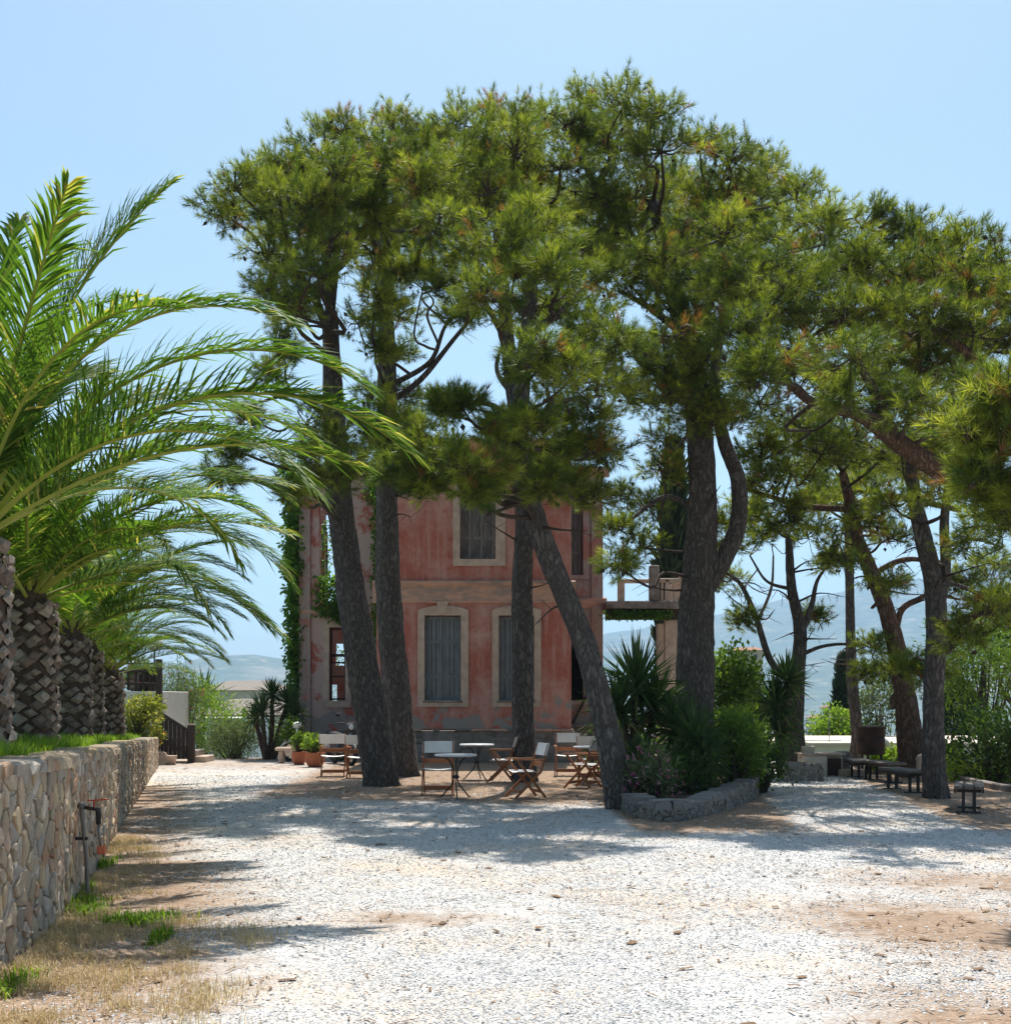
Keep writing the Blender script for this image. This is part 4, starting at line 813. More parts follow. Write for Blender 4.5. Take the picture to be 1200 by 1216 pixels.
def palm(label, base, h, rad, fronds, seed, extra=0, scale=1.0):
    rng = random.Random(seed); root = thing('palm_tree', label, 'palm tree', base, group='palms along the lawn')
    b = MB(); b.lathe([(rad * 1.08, -.15), (rad * 1.04, .1), (rad * .98, h * .4), (rad * .95, h * .75), (rad * .8, h), (rad * .45, h + .25), (.05, h + .4)], 22); b.build('trunk', M['palm_bark'], root)
    dz = .088; rows = int(h / dz) + 1; per = max(9, int(2 * math.pi * rad / .17))
    for i in range(rows):
        for j in range(per):
            a = 2 * math.pi * (j + .5 * (i % 2)) / per + rng.uniform(-.13, .13); z = .06 + i * dz + rng.uniform(-.035, .035); rr = rad * (1.02 - .06 * z / h)
            if z > h + .02: continue
            o = bpy.data.objects.new('leaf_base', scar_mesh); link(o, root); o.location = (rr * math.cos(a), rr * math.sin(a), z)
            o.rotation_euler = (rng.uniform(-.2, .2), rng.uniform(-.3, .3), a + math.pi / 2 + rng.uniform(-.2, .2)); s = rng.uniform(.7, 1.3); o.scale = (s, s * rng.uniform(.45, 1.1), s * rng.uniform(.8, 1.2))
    fl = list(fronds)
    for k in range(extra):
        f_ = (k + .5) / extra; az = (k * 137.5 + seed * 31) % 360; e0 = 86 - 70 * f_ ** .9 + rng.uniform(-5, 5)
        fl.append((az, rng.uniform(2.7, 3.4) * scale * (.75 + .25 * min(1, f_ * 3)), round(e0 / 8) * 8, round((e0 - rng.uniform(50, 78)) / 12) * 12))
    for (az, L, e0, e1) in fl:
        key = (e0, e1, rng.randrange(2))
        if key not in fr_lib: fr_lib[key] = frond_mesh('frond', 3.3, e0, e1, len(fr_lib) + 5)
        o = bpy.data.objects.new('frond', fr_lib[key]); link(o, root); s = L / 3.3
        o.location = (math.cos(R(az)) * rad * .45, math.sin(R(az)) * rad * .45, h + .02 + .2 * max(0, math.sin(R(e0)))); o.rotation_euler = (rng.uniform(-.18, .18), 0, R(az)); o.scale = (s, s, s)
    return root
def palm_at(px, d): x = (px - CX) / FPX * d; return (x, d, float(lawn_z(np.array(x - wall_x(d)), np.array(d))) - .02)
palm('tall palm at the wall end nearest the standpipe with fronds arching over the court', palm_at(-36, 10.6), 1.75, .30,
     [(-4, 4.0, 46, -46), (6, 3.8, 57, -36), (-4, 3.5, 67, -30), (4, 3.25, 74, 38), (-16, 3.3, 38, -54), (-40, 3.0, 60, -20), (30, 3.4, 50, -36), (50, 3.3, 56, -24), (75, 3.6, 62, -20), (-70, 2.7, 72, 20), (100, 4.0, 54, -30), (130, 3.8, 60, -20), (160, 4.0, 48, -36), (200, 3.9, 54, -30), (180, 3.6, 76, 30), (90, 3.4, 80, 45), (230, 3.6, 60, -20), (30, 3.6, 78, 42), (55, 3.4, 32, -52), (110, 3.3, 28, -56)], 1, 8, 1.05)
palm('palm with a broad scaly trunk of pale leaf scars on the lawn', palm_at(35, 13.75), 1.56, .275,
     [(2, 3.1, 40, -60), (-12, 2.9, 52, -40), (18, 3.2, 58, -36), (-30, 2.8, 30, -64), (8, 2.7, 24, -60)], 2, 36, .92)
palm('palm growing behind the broadest trunk on the lawn', palm_at(85, 18.6), 1.55, .27, [(0, 3.0, 40, -60), (-15, 2.8, 34, -60), (12, 2.8, 54, -40)], 3, 32, .82)
palm('slim palm half hidden between two thicker palm trunks', palm_at(106, 22), 1.55, .22, [(0, 2.5, 40, -56)], 4, 24, .72)
palm('shortest dark-trunked palm next to the variegated bush', palm_at(129, 24), 1.2, .27, [(0, 2.3, 46, -50), (-10, 2.1, 34, -50), (15, 2.2, 60, -30)], 5, 30, .66)

# ------------------------------------------------------------------ yuccas, bushes, ivy
def sword_head(c, n_, L, seed, wid=.028, up=.25):
    r = np.random.default_rng(seed); V, F_, A = [], [], []
    for i in range(n_):
        ph = i * 2.39996 + r.uniform(-.2, .2); e = R(-50 + 135 * (i / n_) ** .8 + r.normal(0, 6)); D = np.array([math.cos(e) * math.cos(ph), math.cos(e) * math.sin(ph), math.sin(e)])
        S = np.cross(D, [0, 0, 1.0]); S /= np.linalg.norm(S); p = np.array(c); q = L * r.uniform(.8, 1.12); m_ = p + D * q * .5; tp = p + D * q - np.array([0, 0, .08 * q * max(0, math.cos(e))]); N_ = np.cross(S, D) * wid * .4
        k = len(V); V += [p - S * wid * .6, p + S * wid * .6, m_ - S * wid + N_, m_ + S * wid + N_, m_ - N_, tp]
        F_ += [(k, k + 4, k + 2), (k, k + 1, k + 4), (k + 1, k + 3, k + 4), (k + 2, k + 4, k + 5), (k + 4, k + 3, k + 5)]; A += [r.random() * (.75 if i > n_ * .15 else 1.3)] * 6
    return V, F_, A
def yucca(label, base, heads, seed, L=.62, n_=110, wid=.026):
    root = thing('yucca', label, 'yucca', base, group='yuccas round the house'); rng = random.Random(seed)
    for i, (hx, hy, hz) in enumerate(heads):
        one('tube', 'stem', M['palm_bark'], root, [(hx * .15, hy * .15, -.1), (hx * .5 + rng.uniform(-.05, .05), hy * .5, hz * .5), (hx, hy, hz)], [.075, .065, .05], 9, 4, rough=.12, rng=rng)
        V, F_, A = sword_head((hx, hy, hz), n_, L * rng.uniform(.88, 1.1), seed * 10 + i, wid); nobj('leaf_head', V, F_, M['yucca_leaf'], root, attr=np.clip(A, 0, 1))
    return root
LEAF = [(np.array([(0, 0, 0), (.28, .06, .5), (0, 0, 1.0), (-.28, .06, .5)]), np.array([(0, 1, 2), (0, 2, 3)]))]
LONG = [(np.array([(0, 0, 0), (.11, .03, .5), (0, 0, 1.0), (-.11, .03, .5)]), np.array([(0, 1, 2), (0, 2, 3)]))]
def bush(name, label, cat, base, R3, zc, n_, leaf, mat, seed, T=LEAF, nsub=26, stem=True, flowers=None, drop=.0, up=.3, group=None, trunk=None, spread=.34):
    """irregular leafy crown: leaves gathered round sub-clumps; parts foliage, stem, blossom"""
    r = np.random.default_rng(seed); root = thing(name, label, cat, base, group=group); c = np.array([0, 0, zc]); R3 = np.array(R3)
    v = r.normal(size=(nsub, 3)); v /= np.linalg.norm(v, axis=1, keepdims=True); sub = c + v * R3 * r.uniform(.4, .95, (nsub, 1))
    pick = r.integers(0, nsub, n_); pos = sub[pick] + np.clip(r.normal(0, 1, (n_, 3)), -2, 2) * R3.mean() * spread * .62
    pos[:, 2] = np.maximum(pos[:, 2], .02)
    if drop: pos[:, 2] -= drop * r.random(n_) ** 2
    D = (pos - c) / R3 * .6 + r.normal(0, .6, (n_, 3)) + np.array([0, 0, up])
    V, F_, IX = scatter(T, pos, D, leaf * r.uniform(.65, 1.25, n_), r); va = np.clip(.15 + .35 * r.random(nsub)[pick] + .5 * r.random(n_), 0, 1)
    nobj('foliage', V, F_, M[mat], root, attr=va[IX])
    rng = random.Random(seed)
    if trunk: one('tube', 'trunk', M['bark'], root, [(0, 0, -.1), (rng.uniform(-.1, .1), 0, zc * .5), (0, 0, zc)], [trunk, trunk * .8, trunk * .4], 9, 4)
    if stem:
        b = MB()
        for s_ in sub[:: max(1, nsub // 14)]:
            q = Vector(s_); b.tube([(s_[0] * .1, s_[1] * .1, -.05 if not trunk else zc * .4), q * .5 + Vector((rng.uniform(-.08, .08), rng.uniform(-.08, .08), .05)), q], [.03, .02, .008], 5, 3)
        b.build('branchwork', M['twig'], root)['kind'] = 'stuff'
    if flowers:
        fm, fn, fs = flowers; k = r.integers(0, n_, fn); fp = pos[k] + (pos[k] - c) * .12 + r.normal(0, .03, (fn, 3))
        V, F_, IX = scatter(LEAF, np.repeat(fp, 5, 0), r.normal(size=(fn * 5, 3)) + np.array([0, -.3, .4]), np.full(fn * 5, fs), r); nobj('blossom', V, F_, M[fm], root, attr=r.random(fn)[IX // 5])
    return root
def at(px, d, z=0.0): return ((px - CX) / FPX * d, d, z)
# yucca clump left of the house
yucca('yucca with several bare stems and green heads beside the scooter', at(318, 34.5, 0), [(-.35, 0, 1.1), (.1, .1, 1.75), (.5, .1, 1.5), (.75, -.1, 1.2), (-.1, -.3, 1.3)], 3, .62, 80)
yz = .18
yucca('biggest spiky yucca below the balcony', at(752, 21.5, yz), [(.05, 0, 1.65), (-.25, -.2, 1.25), (.35, .1, 1.3)], 4, .95, 120, .03)
yucca('yucca growing against the forked pine trunk', at(800, 21.0, yz), [(0, 0, .95), (.25, -.2, .75)], 5, .8, 110, .028)
yucca('low yucca between the pink oleander and the broad bush', at(838, 19.8, yz), [(0, 0, .55), (-.15, .1, .8)], 6, .62, 100)
yucca('small yucca with pale leaf blades by the bent pine', at(758, 19.3, yz), [(0, 0, .55)], 7, .5, 90)
yucca('dark yucca head leaning on the three-limbed pine', at(928, 26.0, 0), [(.1, 0, 2.0), (-.15, .0, 1.5), (-.1, -.1, 1.0)], 8, .75, 110, .03)
bush('oleander', 'oleander with pink blossom at the planter corner', 'oleander', at(775, 18.9, yz), (.42, .4, .38), .38, 1900, .11, 'leaf_olive', 51, LONG, flowers=('petal_pink', 120, .05))
bush('shrub', 'low dark shrub filling the planter behind the oleander', 'shrub', at(815, 19.6, yz), (.65, .5, .36), .28, 2200, .085, 'leaf_dark', 52, LEAF)
bush('shrub', 'broad sunlit shrub with pale tips spilling over the planter end', 'shrub', at(872, 21.2, yz), (.62, .7, .62), .55, 3800, .085, 'leaf_mid', 53, LEAF, nsub=34)
bush('shrub', 'dark tangled shrub where the planter meets the path', 'shrub', at(905, 22.2, 0), (.5, .6, .55), .5, 2600, .08, 'leaf_dark', 54, LEAF)
bush('climbing_vine', 'bright green vine heaped behind the forked pine', 'vine', at(862, 27.5, 0), (.75, .8, 1.15), 1.75, 4200, .13, 'leaf_mid', 55, LEAF, nsub=40)
bush('shrub', 'yellow-green shrub lit by the sun behind the yuccas', 'shrub', at(868, 24.5, 0), (.75, .6, .45), .95, 2600, .11, 'leaf_bright', 56, LEAF)
bush('shrub', 'dark undergrowth shrub below the balcony columns', 'shrub', at(745, 27, 0), (.8, .7, .7), .6, 2600, .11, 'leaf_dark', 57, LEAF)
# left background
bush('shrub', 'rounded grey-green oleander bush at the end of the gravel drive', 'shrub', at(278, 35.0, -.15), (.85, .8, .62), .66, 5200, .11, 'leaf_olive', 61, LONG, nsub=40)
bush('tree', 'bright feathery tree behind the rounded oleander bush', 'tree', at(240, 42, -1.2), (1.5, 1.2, 1.3), 1.9, 4200, .19, 'leaf_bright', 62, LONG, nsub=40, trunk=.08)
bush('shrub', 'tall oleander with faded red blossom behind the stair rail', 'shrub', at(210, 36.5, -.3), (.75, .7, 1.2), 1.6, 3600, .14, 'leaf_olive', 63, LONG, flowers=('petal_red', 70, .05))
bush('shrub', 'variegated yellow and green bush against the white deck wall', 'shrub', (*at(163, 29.2)[:2], .72), (.62, .5, .5), .5, 3000, .085, 'leaf_variegated', 64, LEAF, nsub=32)
bush('tree', 'hazy olive tree beyond the drive', 'tree', at(305, 70, -5.0), (2.2, 2, 1.8), 3.6, 2600, .3, 'leaf_olive', 65, LEAF, trunk=.14)
bush('shrub', 'leafy shrub at the foot of the bare-stemmed yucca', 'shrub', at(345, 33.6, 0), (.42, .4, .55), .6, 1800, .09, 'leaf_mid', 66, LEAF)
yucca('young palm-like yucca showing above the feathery tree', at(232, 44, -1.0), [(.3, 0, 2.6)], 9, 1.3, 40, .05)
# right background
bush('tree', 'drooping light green pepper tree beyond the kerb', 'tree', at(1168, 27.5, 0), (1.4, 1.2, 1.1), 2.5, 6000, .14, 'leaf_mid', 71, LONG, nsub=60, drop=.35, up=-.2, trunk=.13)
bush('tree', 'leafy tree filling the gap above the pepper tree', 'tree', at(1215, 30, 0), (1.6, 1.2, 1.3), 3.2, 3600, .16, 'leaf_mid', 72, LEAF, nsub=40, trunk=.13)
bush('shrub', 'dark dense shrub behind the kerb', 'shrub', at(1180, 25.0, 0), (.95, .8, .75), .75, 3600, .1, 'leaf_dark', 73, LEAF)
bush('shrub', 'low bright ground-cover shrub along the kerb', 'shrub', at(1160, 25.4, 0), (1.1, .6, .28), .18, 2600, .08, 'leaf_bright', 74, LEAF)
bush('shrub', 'small sunlit shrub between the kerb and the double-stemmed pine', 'shrub', at(1130, 26.8, 0), (.5, .5, .4), .3, 1600, .09, 'leaf_bright', 75, LEAF)
bush('shrub', 'low green shrub at the foot of the lamp bollard', 'shrub', at(1050, 28.5, 0), (.6, .5, .32), .25, 1700, .1, 'leaf_bright', 76, LEAF)
bush('tree', 'pale slender tree beyond the white building', 'tree', at(1045, 46, -2.5), (.8, .8, 1.2), 4.0, 1900, .15, 'leaf_olive', 77, LEAF, trunk=.07)
bush('shrub', 'yellow-green treetop showing over the white roof', 'tree', at(990, 48, -2.5), (1.1, .9, .8), 2.9, 1900, .16, 'leaf_bright', 78, LEAF)
bush('tree', 'dense bright green tree between the yucca and the valley', 'tree', at(900, 40, -.5), (1.0, 1.0, 1.0), 1.6, 2600, .15, 'leaf_dark', 79, LEAF, trunk=.1)
def cypress(label, base, h, w, seed):
    r = np.random.default_rng(seed); root = thing('cypress_tree', label, 'cypress', base, group='cypresses'); n_ = 5200
    t = r.random(n_); rr = w * np.sin(np.pi * np.clip(.08 + .92 * t, 0, 1)) ** .55 * (1 - .35 * t); a = r.uniform(0, 6.28, n_); q = np.sqrt(r.uniform(.35, 1, n_)) * (1 + .15 * np.sin(a * 5 + t * 30))
    pos = np.stack([rr * q * np.cos(a), rr * q * np.sin(a), .15 + t * h], -1); D = np.stack([np.cos(a) * .35, np.sin(a) * .35, np.ones(n_)], -1) + r.normal(0, .2, (n_, 3))
    V, F_, IX = scatter(LONG, pos, D, r.uniform(.8, 1.4, n_) * h * .05, r); nobj('crown', V, F_, M['cypress'], root, attr=r.random(n_)[IX])
    one('tube', 'trunk', M['bark'], root, [(0, 0, -.2), (0, 0, h * .5), (0, 0, h * .9)], [w * .22, w * .15, .03], 8)
cypress('tall dark cypress rising behind the balcony', at(800, 43, -.2), 10.2, .62, 81)
cypress('thin cypress beside the straight pine', at(1001, 52, -3.0), 6.2, .55, 82)
cypress('short broad cypress beyond the white wall', at(1134, 50, -3.0), 5.4, .85, 83)
cypress('lowest cypress next to the pepper tree', at(1153, 53, -3.2), 4.9, .75, 84)
# ivy (climbing plants on the ruin)
def ivy(label, boxes, n_, leaf, seed, stem):
    r = np.random.default_rng(seed); root = thing('ivy', label, 'ivy', boxes[0][0], group='ivy on the ruin'); b0 = Vector(boxes[0][0]); vol = [max(.02, np.prod(np.maximum(np.array(s), .12))) ** .7 for _, s in boxes]; P_ = []
    for (c, s), w in zip(boxes, vol):
        k = int(n_ * w / sum(vol)); u = r.uniform(-1, 1, (k, 3)); u[:, :2] *= (1 + .25 * np.sin(u[:, 2:3] * 17 + r.uniform(0, 6))); P_.append(np.array(c) - np.array(b0) + u * np.array(s))
    pos = np.concatenate(P_); D = r.normal(0, .5, pos.shape) + np.array([-.2, -.5, -.35]); V, F_, IX = scatter(LEAF, pos, D, leaf * r.uniform(.6, 1.3, len(pos)), r)
    nobj('foliage', V, F_, M['ivy'], root, attr=np.clip(r.normal(.45, .25, len(pos)), 0, 1)[IX])
    if stem: one('tube', 'stem', M['twig'], root, [Vector(q) - b0 for q in stem], [.06, .05, .03], 6, 4)
ivy('ivy column climbing the outer corner of the ruined wing', [((WL - .18, YW + .3, 1.9), (.2, .45, 1.3)), ((WL - .2, YW + .3, 4.2), (.25, .5, 1.4)), ((WL - .22, YW + .3, 6.6), (.3, .5, 1.3)), ((WL - .05, YW + .1, 8.1), (.5, .5, .4)), ((WL - .2, YW + 1.2, 4.5), (.2, .6, 3.4)), ((WL - .12, YW + .2, .6), (.18, .4, .6))], 13000, .15, 91, [(WL - .1, YW + .2, 0), (WL - .12, YW + .2, 3), (WL - .12, YW + .2, 7)])
ivy('ivy bunch hanging from the open upper window of the wing', [((-4.95, YW - .12, 4.65), (.55, .18, .6)), ((-4.7, YW - .1, 4.2), (.35, .14, .35))], 2600, .12, 92, None)
ivy('ivy curtain in the corner between wing and pink facade', [((XL - .25, YW - .5, 5.6), (.2, .5, 2.2)), ((XL - .2, YW - .3, 3.4), (.16, .3, .9)), ((XL - .3, YW - .3, 7.8), (.4, .4, .45))], 4200, .12, 93, [(XL - .1, YW - .1, 0), (XL - .1, YW - .1, 3), (XL - .1, YW - .1, 7)])
ivy('loose ivy seen through the empty wing windows', [((-5.75, YB - .9, 5.8), (.2, .7, 1.4)), ((-5.6, YB + .1, 5.9), (.6, .12, 1.4)), ((-5.5, YB + .1, 2.5), (.5, .1, .9))], 1500, .13, 94, [(-5.8, YB + .1, 0), (-5.7, YB + .1, 3), (-5.7, YB + .1, 7)])
ivy('yellowing ivy fringe under the balcony slab', [(((bx0 + bx1) / 2 - .2, YW - 1.25, bz - .28), (.85, .1, .12))], 900, .10, 95, None)
# ------------------------------------------------------------------ planter and right-hand yard
pw = thing('planter_wall', 'low weathered stone planter wall curving along the path', 'planter', (0, 0, 0))
ppath = [(1.72, 18.6), (1.78, 17.6), (2.05, 16.9), (2.35, 16.9), (2.9, 17.9), (3.5, 19.2), (4.05, 20.6), (4.45, 22.2), (4.8, 23.6)]
rubble_wall(pw, ppath, lambda x, y: .23 + .06 * max(0, min(1, (y - 17) / 4)), 8, .014, 'grey_stone', cap_len=.17, thick=.3)
b = MB(); sp = [(1.9, 18.7), (1.95, 17.6), (2.15, 17.1), (2.8, 18.2), (3.4, 19.5), (3.95, 20.8), (4.3, 22.3), (4.6, 23.7), (4.3, 25.0), (2.6, 25.2), (1.9, 22.5)]
b.add([(x, y, .19) for x, y in sp] + [(x, y, -.05) for x, y in sp], [tuple(range(11))] + [(i, i + 11, (i + 1) % 11 + 11, (i + 1) % 11) for i in range(11)])
b.build('planter_soil', M['soil'], pw)

def bench(label, px, py, rz, L=1.25, W_=.42):
    g = G(px, py); u = Vector((math.cos(rz), math.sin(rz), 0)); c = g + u * (L * .5 - .12); t = thing('bench', label, 'bench', (c.x, c.y, -.01), rz, group='low benches under the pines')
    for i in range(3): one('box', 'plank', M['bench_wood'], t, (0, (i - 1) * W_ / 3, .385), (L, W_ / 3 - .012, .05), bev=.01)
    for i in (-1, 1): one('box', 'edge_board', M['dark_wood'], t, (0, i * (W_ / 2 - .02), .335), (L - .03, .03, .055), bev=.004)
    for sx in (-1, 1):
        for sy in (-1, 1): one('box', 'leg', M['iron'], t, (sx * (L / 2 - .16), sy * .075, .17), (.05, .045, .32), bev=.005)
        one('box', 'foot_plate', M['iron'], t, (sx * (L / 2 - .16), 0, .018), (.10, W_ * .8, .03), bev=.006); one('box', 'cross_beam', M['iron'], t, (sx * (L / 2 - .16), 0, .335), (.06, W_ * .8, .05), bev=.005)
bench('low plank bench standing alone on the pine litter', 1150, 966, R(70))
bench('low bench against the double-stemmed pine trunk', 1086, 942, R(96))
bench('low bench in front of the thick curved pine', 1062, 930, R(98))
bench('low bench in front of the straight thin pine', 1024, 926, R(86), 1.0)

t = thing('kerb', 'pale stone kerb edging the shrub bed under the pines', 'kerb', (0, 0, 0)); kp = [(9.5, 28.4), (9.35, 26.6), (9.0, 24.6), (8.9, 22.8), (9.1, 20.5), (9.6, 18)]
for a, c in zip(kp, kp[1:]):
    a = Vector((*a, .04)); c = Vector((*c, .04)); n_ = max(2, int((c - a).length / .6))
    for i in range(n_):
        p0, p1 = a.lerp(c, i / n_), a.lerp(c, (i + .96) / n_); one('bar', 'kerb_stone', M['plinth_stone'], t, p0, p1, .16, .16, bev=.02)

t = thing('water_tank', 'rusty dark metal tank behind the pine benches', 'tank', at(1033, 28.0, 0))
b = MB(); b.lathe([(.30, .42), (.31, .44), (.31, .7), (.318, .71), (.318, .73), (.31, .74), (.31, 1.0), (.33, 1.0), (.33, 1.03), (.02, 1.06)], 22); b.build('tank_shell', M['rust'], t)
for a in range(3): one('bar', 'leg', M['iron'], t, (.24 * math.cos(a * 2.1), .24 * math.sin(a * 2.1), -.02), (.24 * math.cos(a * 2.1), .24 * math.sin(a * 2.1), .44), .05)
t = thing('stone_barbecue', 'beige masonry barbecue with a dark opening at the path end', 'barbecue', at(973, 27.0, 0))
b = MB(); b.box((-.16, 0, .22), (.5, .6, .46), bev=.02); b.box((.30, .12, .22), (.34, .36, .46), bev=.02); b.build('body', M['cream_paint'], t)
one('box', 'top_slab', M['trim_stone'], t, (0, 0, .475), (.95, .66, .05), bev=.01); one('box', 'fire_door', M['rust'], t, (.28, -.09, .20), (.3, .05, .36), bev=.01); one('box', 'chimney', M['cream_paint'], t, (-.2, .2, .56), (.25, .2, .14), bev=.01)
t = thing('stone_pier', 'rough stone pier with a step beside the barbecue', 'pier', at(1001, 27.2, 0)); pr = random.Random(9)
for i in range(5): one('box', 'stone', M['grey_stone'], t, (pr.uniform(-.02, .02), 0, .05 + i * .105), (.26 + pr.uniform(-.04, .03), .3, .098), bev=.018)
one('box', 'step', M['trim_stone'], t, (.1, -.3, .07), (.6, .28, .16), bev=.02)
lw = thing('garden_wall', 'short low grey stone wall at the end of the shaded path', 'wall', (0, 0, 0))
rubble_wall(lw, [(5.6, 25.3), (6.35, 25.3), (6.4, 25.6)], lambda x, y: .32, 18, .022, 'grey_stone', cap_len=.3, thick=.25)
t = thing('standing_stone', 'upright pale stone marker beside the curved pine', 'stone', at(1094, 25.2, 0)); b = MB(); b.lathe([(.11, -.05), (.12, .15), (.10, .38), (.12, .45), (.07, .53), (.01, .55)], 9); b.build('block', M['trim_stone'], t)
t = thing('bollard_lamp', 'garden lamp bollard with a white cap and yellowed post', 'lamp', at(1049, 29.0, 0))
one('tube', 'post', M['dry_grass'], t, [(0, 0, -.05), (.02, 0, .3), (0, 0, .62)], [.05, .045, .04], 10); b = MB(); b.lathe([(.05, .62), (.13, .64), (.12, .68), (.05, .74), (.01, .76)], 14); b.build('cap', M['globe_white'], t)
# white flat-roofed building below the terrace, with aerial
t = thing('white_building', 'long low white building with a flat roof below the terrace', 'building', (0, 0, 0))
zr = lambda y, d: CH - (y - HY) / FPX * d
x0, x1 = at(925, 39)[0], at(1200, 39)[0]
wall_grid('wall', 'white_paint', (x0, 39), (x1 + 3, 39), -4, zr(885, 39), [(3.2, 4.2, -1.6, -.5), (7, 8, -1.6, -.5)], .3, t); one('box', 'wall', M['white_paint'], t, (x0 + .15, 42.7, -1.9), (.3, 6.8, 4.2))
one('box', 'roof_slab', M['cream_paint'], t, ((x0 + x1 + 3) / 2, 42.6, zr(885, 39) + .03), (x1 + 3 - x0 + .3, 7.6, .1), bev=.01)
one('box', 'roof_box', M['white_paint'], t, (at(972, 41)[0], 41, zr(885, 39) + .02), (1.2, 1.0, .18))
t = thing('television_aerial', 'thin television aerial on the white roof', 'aerial', (at(984, 40)[0], 40, zr(885, 39)))
one('tube', 'mast', M['pipe_metal'], t, [(0, 0, 0), (0, 0, .9)], .014, 6); b = MB(); b.bar((-.12, 0, .86), (.42, 0, .86), .012); [b.bar((q, -.15, .86), (q, .15, .86), .008) for q in (-.1, .02, .14, .26, .38)]; b.build('antenna_arm', M['pipe_metal'], t)
def far_house(label, px, d, yb, w, h, roof=True, dp=7):
    z = CH - (yb - HY) / FPX * d; t = thing('village_house', label, 'house', ((px - CX) / FPX * d, d, z), R(random.Random(px).uniform(-20, 20)), group='houses in the valley')
    lz = float(land(np.array(t.location.x), np.array(d))) - z - 1.0
    b = MB(); b.box((0, 0, (h + lz) / 2), (w, dp, h - lz)); b.build('wall', M['white_paint'] if not roof or px % 2 else M['cream_paint'], t)
    if roof:
        b = MB(); e = .05 * w; b.add([(-w / 2 - e, -dp / 2 - e, h), (w / 2 + e, -dp / 2 - e, h), (w / 2 + e, dp / 2 + e, h), (-w / 2 - e, dp / 2 + e, h), (-w / 2 + w * .2, 0, h + w * .13), (w / 2 - w * .2, 0, h + w * .13)], [(0, 1, 5, 4), (1, 2, 5), (2, 3, 4, 5), (3, 0, 4), (3, 2, 1, 0)]); b.build('roof', M['plinth_stone' if px == 888 else 'mortar' if px < 400 else 'roof_tile'], t)
    for i in (-1, 0, 1):
        one('box', 'window', M['shutter_grey'], t, (i * w * .3, -dp / 2 - .02, h * .55), (w * .11, .06, h * .3))
far_house('pale tiled house seen through the yucca stems', 318, 95, 872, 9, 1.5)
far_house('white cottage down the slope beside the rounded oleander', 250, 60, 892, 4.5, 1.6, False, 4)
far_house('distant cream house low on the slope left of the yucca', 296, 150, 850, 9, 3.0)
far_house('dark-roofed house glimpsed beside the green vine', 886, 64, 790, 1.6, .7, True, 3)
far_house('tiny white house on the valley floor near the straight pine', 970, 900, 862, 14, 6)
far_house('tiny cream house on the valley floor beyond the aerial', 985, 1100, 850, 16, 7)
far_house('small pale villa on the far slope between pine limbs', 1001, 1500, 838, 22, 8)

# ------------------------------------------------------------------ folding chairs, tables
def make_chair(canvas='canvas'):
    t = thing('folding_chair', 'x', 'chair'); W_ = .27
    def side(s):
        y = s * W_
        one('bar', 'leg', M['chair_wood'], t, (.27, y, 0), (-.20, y, .47), .024, .042, bev=.004)
        one('bar', 'leg', M['chair_wood'], t, (-.27, y * .9, 0), (.22, y * .9, .62), .024, .042, bev=.004)
        one('bar', 'armrest', M['chair_wood'], t, (.28, y, .635), (-.27, y, .635), .05, .024, bev=.006)
        one('bar', 'back_post', M['chair_wood'], t, (-.16, y * .96, .40), (-.31, y * .96, .90), .026, .036, bev=.004)
    side(-1); side(1)
    for (x, z, h) in ((.19, .105, .05), (-.19, .105, .05), (-.225, .56, .09)): one('box', 'crossbar', M['chair_wood'], t, (x, 0, z), (.022, W_ * 1.86, h), bev=.004)
    b = MB(); N = 6
    for i in range(N + 1):
        x = -.2 + .42 * i / N
        for j in range(7): y = -W_ + 2 * W_ * j / 6; b.v.append((x, y, .445 - .025 * math.sin(math.pi * j / 6)))
    b.f = [(i * 7 + j, i * 7 + 7 + j, i * 7 + 8 + j, i * 7 + 1 + j) for i in range(N) for j in range(6)]; b.m = [0] * len(b.f); b.s = [True] * len(b.f)
    k = len(b.v); b.v += [(x, y, z - .008) for x, y, z in b.v]; b.f += [tuple(i + k for i in f[::-1]) for f in b.f]; b.m = [0] * len(b.f); b.s = [True] * len(b.f)
    b.build('seat', M[canvas], t)
    b = MB(); V = []
    for o_ in (.012, -.012):
        for i in range(4):
            z = .70 + .20 * i / 3; x = -.253 - .06 * i / 3
            for j in range(7): V.append((x - .03 * math.sin(math.pi * j / 6) + o_, -W_ - .01 + (2 * W_ + .02) * j / 6, z))
    f = [(i * 7 + j, i * 7 + 7 + j, i * 7 + 8 + j, i * 7 + 1 + j) for i in range(3) for j in range(6)]; ring = list(range(7)) + [13, 20, 27] + list(range(26, 20, -1)) + [14, 7]
    b.add(V, f + [tuple(28 + q for q in g[::-1]) for g in f] + [(a, c, c + 28, a + 28) for a, c in zip(ring, ring[1:] + ring[:1])], 0, False)
    b.build('backrest', M[canvas], t); return t
proto = make_chair()
chairs = [(396, 922, 92, 'folding chair with white canvas back nearest the terracotta pots'), (428, 924, 86, 'folding chair half hidden by the stout leaning pine'), (462, 921, 70, 'folding chair of which only a white sliver shows between two pine trunks'),
          (520, 943, -88, 'folding chair with white canvas seat drawn up to the front round table'), (596, 929, 172, 'folding chair seen side-on behind the upright dark pine'), (624, 947, -162, 'folding chair with crossed wooden legs turned sideways in the sun patch'),
          (692, 936, 152, 'folding chair with beige back in front of the others by the bent pine'), (674, 921, -95, 'folding chair with its back to the plinth in the group by the bent pine'), (702, 927, 80, 'folding chair with crossbar back in the middle of the group by the bent pine'), (722, 924, 120, 'folding chair partly behind the bent pine trunk')]
